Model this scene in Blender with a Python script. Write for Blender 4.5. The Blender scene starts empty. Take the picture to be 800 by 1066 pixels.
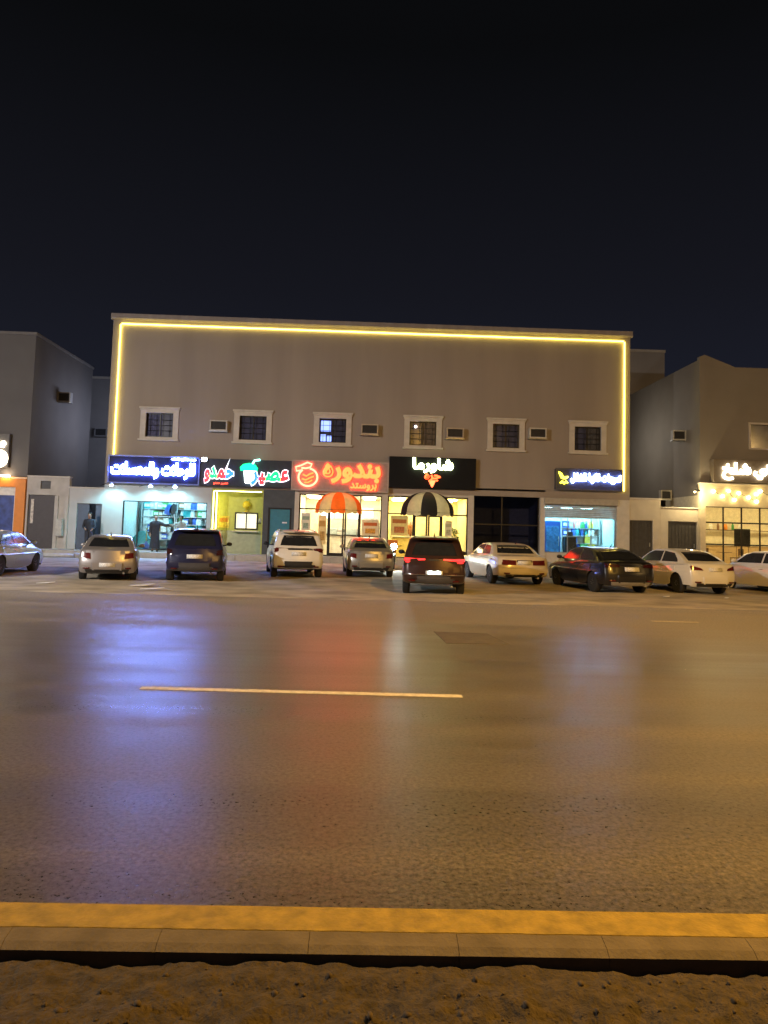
# night street: two storey row of shops, parked cars, wide shiny road
SKY, EXPO = .01, 1.
ROAD_ROUGH, ROAD_SPEC = .28, 1.
AMB, PALE, LTILT = 3900., 10500., 20
LED, LET, ORG = 3.8, 75., 8.5
S1, S3, S4, S6, S7 = 15., 20., 20., 28., 14.
SPOTS, NICHE, FEST, HEAD, HEADW = 70., 7., 14., 50., 150.
YARDL, YARDR, AWN, LANT = 75., 34., 7., 75.
import bpy, bmesh, math, random, unicodedata
from mathutils import Vector, Matrix, noise
from mathutils.bvhtree import BVHTree
R = math.radians
random.seed(11)
sc = bpy.context.scene
COL = sc.collection

# ------------------------------------------------------------------ materials
MATS = {}
def mat(name, col, rough=.6, metal=0., var=.12, scale=6., bump=0., bscale=40., coat=0., spec=.5, streak=False):
    """Principled surface whose colour wanders with two octaves of noise (real dirt and fade), optional bump."""
    if name in MATS: return MATS[name]
    m = bpy.data.materials.new(name); m.use_nodes = True
    nt = m.node_tree; b = nt.nodes['Principled BSDF']
    b.inputs['Roughness'].default_value = rough; b.inputs['Metallic'].default_value = metal
    b.inputs['Coat Weight'].default_value = coat; b.inputs['Specular IOR Level'].default_value = spec
    tc = nt.nodes.new('ShaderNodeTexCoord')
    n = nt.nodes.new('ShaderNodeTexNoise'); n.inputs['Scale'].default_value = scale; n.inputs['Detail'].default_value = 6
    if streak:
        mp = nt.nodes.new('ShaderNodeMapping'); mp.inputs['Scale'].default_value = (1, 1, .12)
        nt.links.new(tc.outputs['Object'], mp.inputs[0]); nt.links.new(mp.outputs[0], n.inputs['Vector'])
    else:
        nt.links.new(tc.outputs['Object'], n.inputs['Vector'])
    cr = nt.nodes.new('ShaderNodeValToRGB')
    cr.color_ramp.elements[0].position = .3; cr.color_ramp.elements[1].position = .72
    cr.color_ramp.elements[0].color = (*[c*(1-var) for c in col], 1)
    cr.color_ramp.elements[1].color = (*[min(1, c*(1+var)) for c in col], 1)
    nt.links.new(n.outputs[0], cr.inputs[0]); nt.links.new(cr.outputs[0], b.inputs['Base Color'])
    if bump:
        n2 = nt.nodes.new('ShaderNodeTexNoise'); n2.inputs['Scale'].default_value = bscale; n2.inputs['Detail'].default_value = 5
        nt.links.new(tc.outputs['Object'], n2.inputs['Vector'])
        bp = nt.nodes.new('ShaderNodeBump'); bp.inputs['Strength'].default_value = bump; bp.inputs['Distance'].default_value = .02
        nt.links.new(n2.outputs[0], bp.inputs['Height']); nt.links.new(bp.outputs[0], b.inputs['Normal'])
    MATS[name] = m; return m
def emit(name, col, s, base=None):
    if name in MATS: return MATS[name]
    m = bpy.data.materials.new(name); m.use_nodes = True
    b = m.node_tree.nodes['Principled BSDF']
    b.inputs['Base Color'].default_value = (*(base or col), 1); b.inputs['Roughness'].default_value = .4
    b.inputs['Emission Color'].default_value = (*col, 1); b.inputs['Emission Strength'].default_value = s
    MATS[name] = m; return m
def glass(name, tint=(.95, .97, .97), refl=1.45):
    if name in MATS: return MATS[name]
    m = bpy.data.materials.new(name); m.use_nodes = True; nt = m.node_tree
    nt.nodes.remove(nt.nodes['Principled BSDF']); out = nt.nodes['Material Output']
    t = nt.nodes.new('ShaderNodeBsdfTransparent'); t.inputs[0].default_value = (*tint, 1)
    g = nt.nodes.new('ShaderNodeBsdfGlossy'); g.inputs['Roughness'].default_value = .04
    f = nt.nodes.new('ShaderNodeFresnel'); f.inputs[0].default_value = refl
    mx = nt.nodes.new('ShaderNodeMixShader')
    nt.links.new(f.outputs[0], mx.inputs[0]); nt.links.new(t.outputs[0], mx.inputs[1]); nt.links.new(g.outputs[0], mx.inputs[2])
    nt.links.new(mx.outputs[0], out.inputs['Surface']); MATS[name] = m; return m

# ------------------------------------------------------------------ mesh building
class MB:
    def __init__(s): s.bm = bmesh.new()
    def box(s, x0, x1, y0, y1, z0, z1, bev=0., mi=0):
        r = bmesh.ops.create_cube(s.bm, size=1)
        vs = r['verts']
        for v in vs:
            v.co = Vector(((x0+x1)/2+v.co.x*(x1-x0), (y0+y1)/2+v.co.y*(y1-y0), (z0+z1)/2+v.co.z*(z1-z0)))
        fs = {f for v in vs for f in v.link_faces}
        for f in fs: f.material_index = mi
        if bev:
            es = list({e for v in vs for e in v.link_edges})
            q = bmesh.ops.bevel(s.bm, geom=es, offset=bev, segments=2, affect='EDGES', profile=.5)
            for f in q['faces']: f.material_index = mi
        return s
    def tube(s, pts, r, seg=8, mi=0, cap=True):
        pts = [Vector(p) for p in pts]; rings = []
        rr = r if isinstance(r, (list, tuple)) else [r]*len(pts)
        for i, p in enumerate(pts):
            d = (pts[min(i+1, len(pts)-1)]-pts[max(i-1, 0)]).normalized()
            a = d.orthogonal().normalized() if i == 0 else (pa - d*pa.dot(d)).normalized()
            pa = a; b = d.cross(a)
            rings.append([s.bm.verts.new(p+(a*math.cos(2*math.pi*k/seg)+b*math.sin(2*math.pi*k/seg))*rr[i]) for k in range(seg)])
        for i in range(len(rings)-1):
            for k in range(seg):
                f = s.bm.faces.new((rings[i][k], rings[i][(k+1)%seg], rings[i+1][(k+1)%seg], rings[i+1][k])); f.material_index = mi; f.smooth = True
        if cap:
            s.bm.faces.new(rings[0][::-1]).material_index = mi; s.bm.faces.new(rings[-1]).material_index = mi
        return s
    def ball(s, c, r, sub=2, sc3=(1, 1, 1), mi=0):
        q = bmesh.ops.create_icosphere(s.bm, subdivisions=sub, radius=r)
        for v in q['verts']: v.co = Vector((v.co.x*sc3[0], v.co.y*sc3[1], v.co.z*sc3[2]))+Vector(c)
        for f in {f for v in q['verts'] for f in v.link_faces}: f.material_index = mi; f.smooth = True
        return s
    def lathe(s, prof, c=(0, 0, 0), axis='z', seg=20, mi=0):
        rings = []
        for (r, h) in prof:
            ring = []
            for k in range(seg):
                a = 2*math.pi*k/seg
                p = {'z': (r*math.cos(a), r*math.sin(a), h), 'x': (h, r*math.cos(a), r*math.sin(a)), 'y': (r*math.cos(a), h, r*math.sin(a))}[axis]
                ring.append(s.bm.verts.new(Vector(p)+Vector(c)))
            rings.append(ring)
        for i in range(len(rings)-1):
            for k in range(seg):
                f = s.bm.faces.new((rings[i][k], rings[i][(k+1)%seg], rings[i+1][(k+1)%seg], rings[i+1][k])); f.smooth = True; f.material_index = mi
        for rg in (rings[0], rings[-1]):
            f = s.bm.faces.new(rg); f.material_index = mi
        return s
    def prism(s, pts, axis, a0, a1, mi=0):
        """polygon pts extruded along axis: 'y' -> pts are (x,z); 'x' -> (y,z); 'z' -> (x,y)"""
        def P(p, a): return {'y': (p[0], a, p[1]), 'x': (a, p[0], p[1]), 'z': (p[0], p[1], a)}[axis]
        A = [s.bm.verts.new(P(p, a0)) for p in pts]; B = [s.bm.verts.new(P(p, a1)) for p in pts]
        fa = s.bm.faces.new(A); fb = s.bm.faces.new(B[::-1]); n = len(pts); fs = [fa, fb]
        for i in range(n): fs.append(s.bm.faces.new((A[i], B[i], B[(i+1)%n], A[(i+1)%n])))
        for f in fs: f.material_index = mi
        return s
    def holed(s, x0, x1, z0, z1, y0, y1, holes, mi=0):
        """wall slab with rectangular openings; reveals closed, no inner faces"""
        xs = sorted({x0, x1, *[h[0] for h in holes], *[h[1] for h in holes]}); zs = sorted({z0, z1, *[h[2] for h in holes], *[h[3] for h in holes]})
        xs = [x for x in xs if x0 <= x <= x1]; zs = [z for z in zs if z0 <= z <= z1]
        V = {}
        def v(x, y, z):
            k = (x, y, z)
            if k not in V: V[k] = s.bm.verts.new(k)
            return V[k]
        def solid(i, j):
            if not (0 <= i < len(xs)-1 and 0 <= j < len(zs)-1): return False
            cx, cz = (xs[i]+xs[i+1])/2, (zs[j]+zs[j+1])/2
            return not any(h[0] < cx < h[1] and h[2] < cz < h[3] for h in holes)
        for i in range(len(xs)-1):
            for j in range(len(zs)-1):
                if not solid(i, j): continue
                a, b, c, d = xs[i], xs[i+1], zs[j], zs[j+1]
                fs = [(v(a,y0,c), v(b,y0,c), v(b,y0,d), v(a,y0,d)), (v(a,y1,c), v(a,y1,d), v(b,y1,d), v(b,y1,c))]
                if not solid(i-1, j): fs.append((v(a,y0,c), v(a,y0,d), v(a,y1,d), v(a,y1,c)))
                if not solid(i+1, j): fs.append((v(b,y0,c), v(b,y1,c), v(b,y1,d), v(b,y0,d)))
                if not solid(i, j-1): fs.append((v(a,y0,c), v(a,y1,c), v(b,y1,c), v(b,y0,c)))
                if not solid(i, j+1): fs.append((v(a,y0,d), v(b,y0,d), v(b,y1,d), v(a,y1,d)))
                for f in fs: s.bm.faces.new(f).material_index = mi
        return s
    def add_mesh(s, me, M=Matrix(), mi=0):
        n0 = len(s.bm.verts); nf = len(s.bm.faces); s.bm.from_mesh(me); s.bm.verts.ensure_lookup_table(); s.bm.faces.ensure_lookup_table()
        for v in s.bm.verts[n0:]: v.co = M @ v.co
        for f in s.bm.faces[nf:]: f.material_index = mi
        return s
    def build(s, name, mats, parent=None, off=(0, 0, 0), smooth=None, loc=None):
        """one mesh object; off is subtracted from the vertices (world coordinates given, local stored)"""
        o3 = Vector(off)
        if parent is not None and parent in OFF: o3 = o3+OFF[parent]
        if loc is not None: o3 = Vector(loc)
        bmesh.ops.recalc_face_normals(s.bm, faces=s.bm.faces)
        for v in s.bm.verts: v.co -= o3
        me = bpy.data.meshes.new(name); s.bm.to_mesh(me); s.bm.free()
        for m in (mats if isinstance(mats, (list, tuple)) else [mats]): me.materials.append(m)
        if smooth is not None:
            me.shade_smooth(); me.set_sharp_from_angle(angle=R(smooth))
        o = bpy.data.objects.new(name, me); COL.objects.link(o)
        if parent is not None:
            o.parent = parent
            if parent in OFF: OFF[o] = OFF[parent]
        elif loc is not None:
            o.location = loc
        return o
OFF = {}
def tag(o, label=None, cat=None, group=None, kind=None):
    if label: o['label'] = label
    if cat: o['category'] = cat
    if group: o['group'] = group
    if kind: o['kind'] = kind
    return o
def thing(name, label, cat, loc=(0, 0, 0), rz=0., group=None, world=False):
    o = bpy.data.objects.new(name, None); COL.objects.link(o); o.location = loc; o.rotation_euler.z = rz; o.empty_display_size = .2
    if world: OFF[o] = Vector(loc)
    return tag(o, label, cat, group)
def struct(name, mb, m, **k): return tag(mb.build(name, m, **k), kind='structure')
def copy_tree(o, parent=None):
    c = o.copy(); COL.objects.link(c)
    if parent: c.parent = parent
    for ch in list(o.children): copy_tree(ch, c)
    return c
def lamp(name, kind, energy, col, parent, loc, **k):
    l = bpy.data.lights.new(name, kind); l.energy = energy; l.color = col
    for a, b in k.items():
        if a != 'rot': setattr(l, a, b)
    o = bpy.data.objects.new(name, l); COL.objects.link(o); o.parent = parent
    o.location = Vector(loc)-(OFF[parent] if parent in OFF else Vector()); o.rotation_euler = k.get('rot', (0, 0, 0))
    return o

# ------------------------------------------------------------------ Arabic lettering
FORMS = {}
for cp in range(0xFE80, 0xFEFD):
    d = unicodedata.decomposition(chr(cp)).split()
    if d and d[0][0] == '<': FORMS.setdefault(''.join(chr(int(x, 16)) for x in d[1:]), {})[d[0][1:-1]] = chr(cp)
def shape(word):
    """list of presentation glyphs in reading order"""
    units = []; i = 0
    while i < len(word):
        if word[i:i+2] in FORMS: units.append(word[i:i+2]); i += 2
        else: units.append(word[i]); i += 1
    out = []; join = False
    for k, u in enumerate(units):
        f = FORMS.get(u, {})
        nxt = k+1 < len(units) and ('final' in FORMS.get(units[k+1], {}))
        canj = 'initial' in f or 'medial' in f
        if join and canj and nxt: g = f['medial']
        elif join: g = f.get('final', u)
        elif canj and nxt: g = f['initial']
        else: g = f.get('isolated', u)
        out.append(g); join = canj and nxt
    return out
def text_mesh(s, bold=.03, depth=.03):
    c = bpy.data.curves.new('lettering', 'FONT'); c.body = s; c.size = 1.; c.extrude = depth; c.bevel_depth = bold; c.bevel_resolution = 1; c.resolution_u = 3
    o = bpy.data.objects.new('lettering', c); COL.objects.link(o)
    me = bpy.data.meshes.new_from_object(o.evaluated_get(bpy.context.evaluated_depsgraph_get()))
    bpy.data.objects.remove(o); bpy.data.curves.remove(c)
    return me
def arabic(s, x0, x1, z0, z1, y, bold=.03, depth=.05):
    """MB holding the whole line, fitted into the rectangle, standing out towards -Y from plane y"""
    line = ' '.join(''.join(shape(w)[::-1]) for w in s.split(' ')[::-1])
    return fit(text_mesh(line, bold), x0, x1, z0, z1, y, depth)
def fit(me, x0, x1, z0, z1, y, depth):
    xs = [v.co.x for v in me.vertices]; ys = [v.co.y for v in me.vertices]; zs = [v.co.z for v in me.vertices]
    sx = (x1-x0)/(max(xs)-min(xs)); sy = (z1-z0)/(max(ys)-min(ys)); sd = depth/(max(zs)-min(zs))
    for v in me.vertices:
        a = v.co.copy(); v.co = (x0+(a.x-min(xs))*sx, y-(a.z-min(zs))*sd, z0+(a.y-min(ys))*sy)
    b = MB(); b.add_mesh(me); bpy.data.meshes.remove(me); return b

# ------------------------------------------------------------------ camera of the photograph
FPX, CZ = 800., 1.65
th, pt, ro = R(1.5), math.atan(60/800), .0285
fw = Vector((math.sin(th)*math.cos(pt), math.cos(th)*math.cos(pt), math.sin(pt)))
r0 = Vector((math.cos(th), -math.sin(th), 0)); u0 = r0.cross(fw)
cr_ = r0*math.cos(ro)+u0*math.sin(ro); cu_ = u0*math.cos(ro)-r0*math.sin(ro)
cam = bpy.data.cameras.new('camera'); camo = bpy.data.objects.new('camera', cam); COL.objects.link(camo)
camo.matrix_world = Matrix(((cr_.x, cu_.x, -fw.x, 0), (cr_.y, cu_.y, -fw.y, 0), (cr_.z, cu_.z, -fw.z, CZ), (0, 0, 0, 1)))
cam.sensor_fit = 'VERTICAL'; cam.sensor_height = 36; cam.lens = 36*FPX/1066; cam.shift_y = -39/1066
cam.clip_start = .05; cam.clip_end = 6000
sc.camera = camo
# ------------------------------------------------------------------ sky, moonlight, exposure
w = bpy.data.worlds.new('World'); sc.world = w; w.use_nodes = True
nt = w.node_tree; bg = nt.nodes['Background']
sky = nt.nodes.new('ShaderNodeTexSky'); sky.sky_type = 'NISHITA'; sky.sun_disc = False
sky.sun_elevation = R(-4); sky.sun_rotation = R(250); sky.air_density = 1.6; sky.dust_density = 3.
nt.links.new(sky.outputs[0], bg.inputs['Color']); bg.inputs['Strength'].default_value = SKY
# the glow of the lit town low over the roofs
bg2 = nt.nodes.new('ShaderNodeBackground'); bg2.inputs[1].default_value = 1.
tc = nt.nodes.new('ShaderNodeTexCoord'); sx = nt.nodes.new('ShaderNodeSeparateXYZ'); nt.links.new(tc.outputs['Generated'], sx.inputs[0])
rp = nt.nodes.new('ShaderNodeValToRGB'); e = rp.color_ramp.elements
e[0].position = .0; e[0].color = (.0072, .0084, .0145, 1); e[1].position = .55; e[1].color = (.0014, .0015, .0018, 1)
q = rp.color_ramp.elements.new(.3); q.color = (.0037, .0039, .0060, 1)
nt.links.new(sx.outputs[2], rp.inputs[0]); nt.links.new(rp.outputs[0], bg2.inputs[0])
ad = nt.nodes.new('ShaderNodeAddShader'); nt.links.new(bg.outputs[0], ad.inputs[0]); nt.links.new(bg2.outputs[0], ad.inputs[1])
nt.links.new(ad.outputs[0], nt.nodes['World Output'].inputs['Surface'])
sl = bpy.data.lights.new('sun', 'SUN'); sl.energy = .02; sl.angle = R(.5); sl.color = (.8, .88, 1.)
so = bpy.data.objects.new('sun', sl); COL.objects.link(so); so.rotation_euler = (R(50), 0, R(-20))
sc.view_settings.view_transform = 'Standard'; sc.view_settings.look = 'None'; sc.view_settings.gamma = 1; sc.view_settings.use_curve_mapping = False
sc.view_settings.exposure = EXPO
cy = sc.cycles; cy.use_denoising = True; cy.max_bounces = 8; cy.transparent_max_bounces = 24; cy.sample_clamp_indirect = 6.; cy.caustics_reflective = False; cy.caustics_refractive = False
try: cy.denoiser = 'OPENIMAGEDENOISE'
except Exception: pass

# ------------------------------------------------------------------ ground, road, kerb, pavement
YF, PV = 38.6, .38            # front plane of the shops, top of the pavement
LOT0, LOT1 = 19.3, 36.9
def lot_z(y):
    """the lot dips a hand's breadth below the road and climbs again to the pavement"""
    t = max(0., min(1., (y-17.5)/3.8)); return -.11*t*t*(3-2*t)+max(0., min(1., (y-25.)/(LOT1-25.)))*.19
ground_m = mat('sandy_ground', (.30, .25, .19), .95, var=.25, scale=.3)
b = MB(); b.box(-2500, 2500, -2500, 2500, -.9, -.32); struct('ground', b, ground_m)

def road_mat():
    m = mat('asphalt', (.05, .048, .045), .4); nt = m.node_tree; b = nt.nodes['Principled BSDF']
    for l in list(b.inputs['Base Color'].links): nt.links.remove(l)
    N = nt.nodes.new; L = nt.links.new
    tc = N('ShaderNodeTexCoord'); sep = N('ShaderNodeSeparateXYZ'); L(tc.outputs['Object'], sep.inputs[0])
    # worn lanes: long streaks along the road
    mp = N('ShaderNodeMapping'); mp.inputs['Scale'].default_value = (.05, .9, 1); L(tc.outputs['Object'], mp.inputs[0])
    n1 = N('ShaderNodeTexNoise'); n1.inputs['Scale'].default_value = 1.3; n1.inputs['Detail'].default_value = 7; n1.inputs['Roughness'].default_value = .65; L(mp.outputs[0], n1.inputs['Vector'])
    n2 = N('ShaderNodeTexNoise'); n2.inputs['Scale'].default_value = 42; n2.inputs['Detail'].default_value = 4; n2.inputs['Roughness'].default_value = .7; L(tc.outputs['Object'], n2.inputs['Vector'])
    n3 = N('ShaderNodeTexNoise'); n3.inputs['Scale'].default_value = .5; n3.inputs['Detail'].default_value = 8; L(tc.outputs['Object'], n3.inputs['Vector'])
    # dust blown in from the lot towards the far edge
    mr = N('ShaderNodeMapRange'); mr.inputs[1].default_value = 10.; mr.inputs[2].default_value = 18.6; mr.interpolation_type = 'SMOOTHSTEP'; L(sep.outputs[1], mr.inputs[0])
    ad = N('ShaderNodeMath'); ad.operation = 'MULTIPLY_ADD'; L(n1.outputs[0], ad.inputs[0]); ad.inputs[1].default_value = .8; ad.inputs[2].default_value = .35
    sb = N('ShaderNodeMath'); sb.operation = 'MULTIPLY_ADD'; sb.use_clamp = True; L(ad.outputs[0], sb.inputs[0]); L(mr.outputs[0], sb.inputs[1])
    dl = N('ShaderNodeMath'); dl.operation = 'MULTIPLY_ADD'; L(n1.outputs[0], dl.inputs[0]); dl.inputs[1].default_value = .5; dl.inputs[2].default_value = -.17; L(dl.outputs[0], sb.inputs[2])
    c1 = N('ShaderNodeMix'); c1.data_type = 'RGBA'; c1.inputs['A'].default_value = (.070, .060, .049, 1); c1.inputs['B'].default_value = (.42, .36, .28, 1); L(sb.outputs[0], c1.inputs['Factor'])
    c2 = N('ShaderNodeMix'); c2.data_type = 'RGBA'; c2.blend_type = 'MULTIPLY'; c2.inputs['Factor'].default_value = .8
    r2 = N('ShaderNodeValToRGB'); r2.color_ramp.elements[0].position = .38; r2.color_ramp.elements[0].color = (.3, .3, .3, 1); r2.color_ramp.elements[1].position = .62; L(n2.outputs[0], r2.inputs[0])
    L(c1.outputs['Result'], c2.inputs['A']); L(r2.outputs[0], c2.inputs['B'])
    L(c2.outputs['Result'], b.inputs['Base Color'])
    rr = N('ShaderNodeMath'); rr.operation = 'MULTIPLY_ADD'; L(sb.outputs[0], rr.inputs[0]); rr.inputs[1].default_value = .42; rr.inputs[2].default_value = ROAD_ROUGH
    r3 = N('ShaderNodeMath'); r3.operation = 'MULTIPLY_ADD'; L(n3.outputs[0], r3.inputs[0]); r3.inputs[1].default_value = .13; L(rr.outputs[0], r3.inputs[2])
    r4 = N('ShaderNodeMath'); r4.operation = 'MULTIPLY_ADD'; L(n2.outputs[0], r4.inputs[0]); r4.inputs[1].default_value = .40; r4.inputs[2].default_value = -.20
    r5 = N('ShaderNodeMath'); r5.operation = 'ADD'; L(r3.outputs[0], r5.inputs[0]); L(r4.outputs[0], r5.inputs[1]); n4 = N('ShaderNodeTexNoise'); n4.inputs['Scale'].default_value = 34; n4.inputs['Detail'].default_value = 5; n4.inputs['Roughness'].default_value = .75
    mp4 = N('ShaderNodeMapping'); mp4.inputs['Scale'].default_value = (1, .8, 1); L(tc.outputs['Object'], mp4.inputs[0]); L(mp4.outputs[0], n4.inputs['Vector'])
    r6 = N('ShaderNodeMath'); r6.operation = 'MULTIPLY_ADD'; L(n4.outputs[0], r6.inputs[0]); r6.inputs[1].default_value = .36; r6.inputs[2].default_value = -.17
    r7 = N('ShaderNodeMath'); r7.operation = 'ADD'; L(r5.outputs[0], r7.inputs[0]); L(r6.outputs[0], r7.inputs[1])
    r8 = N('ShaderNodeMath'); r8.operation = 'MULTIPLY_ADD'; L(n1.outputs[0], r8.inputs[0]); r8.inputs[1].default_value = .22; r8.inputs[2].default_value = -.11
    r9 = N('ShaderNodeMath'); r9.operation = 'ADD'; L(r7.outputs[0], r9.inputs[0]); L(r8.outputs[0], r9.inputs[1]); rm = N('ShaderNodeMath'); rm.operation = 'MAXIMUM'; L(r9.outputs[0], rm.inputs[0]); rm.inputs[1].default_value = .2; L(rm.outputs[0], b.inputs['Roughness'])
    c3 = N('ShaderNodeMix'); c3.data_type = 'RGBA'; c3.blend_type = 'MULTIPLY'; c3.inputs['Factor'].default_value = .7
    r10 = N('ShaderNodeValToRGB'); r10.color_ramp.elements[0].position = .36; r10.color_ramp.elements[0].color = (.42, .42, .42, 1); r10.color_ramp.elements[1].position = .64; r10.color_ramp.elements[1].color = (1.35, 1.35, 1.35, 1); L(n4.outputs[0], r10.inputs[0])
    L(c2.outputs['Result'], c3.inputs['A']); L(r10.outputs[0], c3.inputs['B']); L(c3.outputs['Result'], b.inputs['Base Color'])
    bp = N('ShaderNodeBump'); bp.inputs['Strength'].default_value = .30; bp.inputs['Distance'].default_value = .006; L(n2.outputs[0], bp.inputs['Height']); L(bp.outputs[0], b.inputs['Normal'])
    sp = N('ShaderNodeMapRange'); sp.inputs[1].default_value = .36; sp.inputs[2].default_value = .64; sp.inputs[3].default_value = ROAD_SPEC*.35; sp.inputs[4].default_value = ROAD_SPEC*1.75; L(n4.outputs[0], sp.inputs[0])
    L(sp.outputs[0], b.inputs['Specular IOR Level'])
    return m
b = MB()
nx = 120
xs = [-80+160*i/nx for i in range(nx+1)]
rows = []
for y, z in [(3.205, -.2), (3.205, 0.), (17.5, 0.)]+[(17.5+.5*i, lot_z(17.5+.5*i)) for i in range(1, 10)]+[(22., -.3)]:
    rows.append([b.bm.verts.new((x, y, z)) for x in xs])
for ra, rb_ in zip(rows[:-1], rows[1:]):
    for i in range(nx): b.bm.faces.new((ra[i], ra[i+1], rb_[i+1], rb_[i]))
struct('road', b, road_mat())

lot_m = mat('dusty_lot', (.46, .40, .31), .9, var=.36, scale=.9, bump=.5, bscale=18)
b = MB(); ny, nx = 110, 260; V = []
for j in range(ny+1):
    row = []
    for i in range(nx+1):
        x = -45+90*i/nx; edge = LOT0+.55*noise.noise((x*.35, 0, 3))+.25*noise.noise((x*1.4, 5, 0))-max(0, abs(x-.6)-6)*.02
        y = edge+(LOT1-edge)*j/ny
        z = lot_z(y)+.006+min(1, j/8)*(.03*noise.noise((x*.5, y*.5, 1))+.012*noise.noise((x*2.2, y*2.2, 7))+.02) if j else lot_z(y)-.02
        row.append(b.bm.verts.new((x, y, z)))
    V.append(row)
for j in range(ny):
    for i in range(nx): b.bm.faces.new((V[j][i], V[j][i+1], V[j+1][i+1], V[j+1][i]))
struct('parking_lot', b, lot_m, smooth=180)

pave_m = mat('pavement_concrete', (.42, .40, .37), .8, var=.15, scale=3, bump=.2)
b = MB(); b.box(-45, 45, LOT1+.16, 38.9, -.25, PV, .015)
x = -45
while x < 45:
    b.box(x+.006, x+1.494, LOT1, LOT1+.155, -.1, PV+.004, .02); x += 1.5
struct('pavement', b, pave_m)

kerb_m = mat('kerb_concrete', (.095, .076, .052), .9, var=.25, scale=7, bump=.3, bscale=60)
paint_m = mat('yellow_kerb_paint', (.215, .150, .022), .75, var=.3, scale=16, bump=.25, bscale=70)
b = MB(); n = 1600; prev = None
for i in range(n+1):
    x = -24+48*i/n; ya = 3.006+.004*noise.noise((x*9, 0, 1))+.003*noise.noise((x*40, 0, 4))
    cur = [b.bm.verts.new(q) for q in ((x, ya, .1490), (x, ya+.002, .1535), (x, 3.188, .1535), (x, 3.2035, .142), (x, 3.2035, .002))]
    if prev:
        for k in range(4): b.bm.faces.new((prev[k], cur[k], cur[k+1], prev[k+1]))
    prev = cur
struct('kerb_paint', b, paint_m)
b = MB(); x = -24.35
while x < 24:
    b.prism([(2.905, -.2), (3.2, -.2), (3.2, .14), (3.185, .15), (3.0, .15), (2.935, .140), (2.905, .122)], 'x', x+.001, x+.549); x += .55
struct('kerb', b, kerb_m)

dirt_m = mat('median_dirt', (.040, .028, .015), .95, var=.5, scale=22, bump=1., bscale=55)
def dirt_h(x, y):
    h = .035*noise.noise((x*1.3, y*1.3, 0))+.026*noise.noise((x*5, y*5, 3))+.026*noise.noise((x*13, y*13, 9))+.014*noise.noise((x*38, y*38, 2))
    return .098+h*(1-.4*max(0, min(1, (y-2.6)/.2)))-.012*max(0, min(1, (y-2.80)/.08))
b = MB(); V = []
ys = [-6+.5*i for i in range(15)]+[1.2+.06*i for i in range(10)]+[1.8+.0135*i for i in range(82)]
xs = [-30+1.*i for i in range(27)]+[-3+.022*i for i in range(273)]+[3.1+1.*i for i in range(27)]
for y in ys: V.append([b.bm.verts.new((x, y, dirt_h(x, y))) for x in xs])
for j in range(len(ys)-1):
    for i in range(len(xs)-1): b.bm.faces.new((V[j][i], V[j][i+1], V[j+1][i+1], V[j+1][i]))
struct('median_dirt', b, dirt_m, smooth=180)
b = MB()
for _ in range(1100):
    x, y = random.uniform(-2, 2), 1.9+.95*random.random()**.7
    if noise.noise((x*1.2, y*2, 4)) < random.uniform(-.4, .35): continue
    r = random.choice((.003, .004, .006, .006, .009, .013)); s3 = [random.uniform(.6, 1.3) for _ in range(3)]
    b.ball((x, y, dirt_h(x, y)+r*.25), r, 1, s3)
for v in b.bm.verts: v.co += .003*noise.noise_vector(v.co*120)
tag(b.build('dirt_clods', mat('clod', (.060, .042, .024), .95, var=.3, scale=30)), 'loose brown clods and stones strewn over the median dirt', 'stones', kind='stuff')
tag(MB().tube([(.44, 2.36, dirt_h(.44, 2.36)+.012), (.452, 2.42, dirt_h(.45, 2.42)+.02), (.455, 2.475, dirt_h(.455, 2.475)+.015)], [.0035, .003, .0022], 6).build('twig', mat('pale_twig', (.6, .5, .35), .7), loc=(.45, 2.42, .03)), 'short pale twig lying on the median dirt', 'twig')

line_m = mat('road_paint', (.46, .43, .37), .7, var=.25, scale=14)
b = MB()
for k, x in enumerate((-2.2, 5.9, 14., -10.4, -18.6)):
    n = 24; L_ = 3.27 if k == 0 else 3.2
    y0 = 8.02 if k == 0 else 8.0
    if k == 1: continue
    if k == 2: continue
    if k >= 3 and k < 5: pass
    prev = None
    for i in range(n+1):
        xx = x+L_*i/n; ya = y0-.05*i/n-.065+.010*noise.noise((xx*6, 1, 0)); yb = ya+.125+.006*noise.noise((xx*6, 9, 0))
        cur = [b.bm.verts.new((xx, ya, .001)), b.bm.verts.new((xx, yb, .001)), b.bm.verts.new((xx, ya+.001, .005)), b.bm.verts.new((xx, yb-.001, .005))]
        if prev:
            b.bm.faces.new((prev[2], cur[2], cur[3], prev[3])); b.bm.faces.new((prev[0], cur[0], cur[2], prev[2])); b.bm.faces.new((prev[3], cur[3], cur[1], prev[1]))
        prev = cur
struct('lane_marking', b, line_m)
b = MB(); b.box(5.95, 6.9, 15.6, 15.72, .001, .005); b.box(10.2, 11.4, 15.3, 15.42, .001, .005); struct('worn_lane_marking', b, mat('worn_paint', (.38, .33, .25), .8, var=.3, scale=20))
b = MB(); b.prism([(1.26, 13.1), (2.15, 13.0), (2.3, 11.8), (1.32, 11.75)], 'z', .001, .006); struct('road_patch', b, mat('tar_patch', (.085, .074, .06), .75, var=.3, scale=5, bump=.5))
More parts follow.
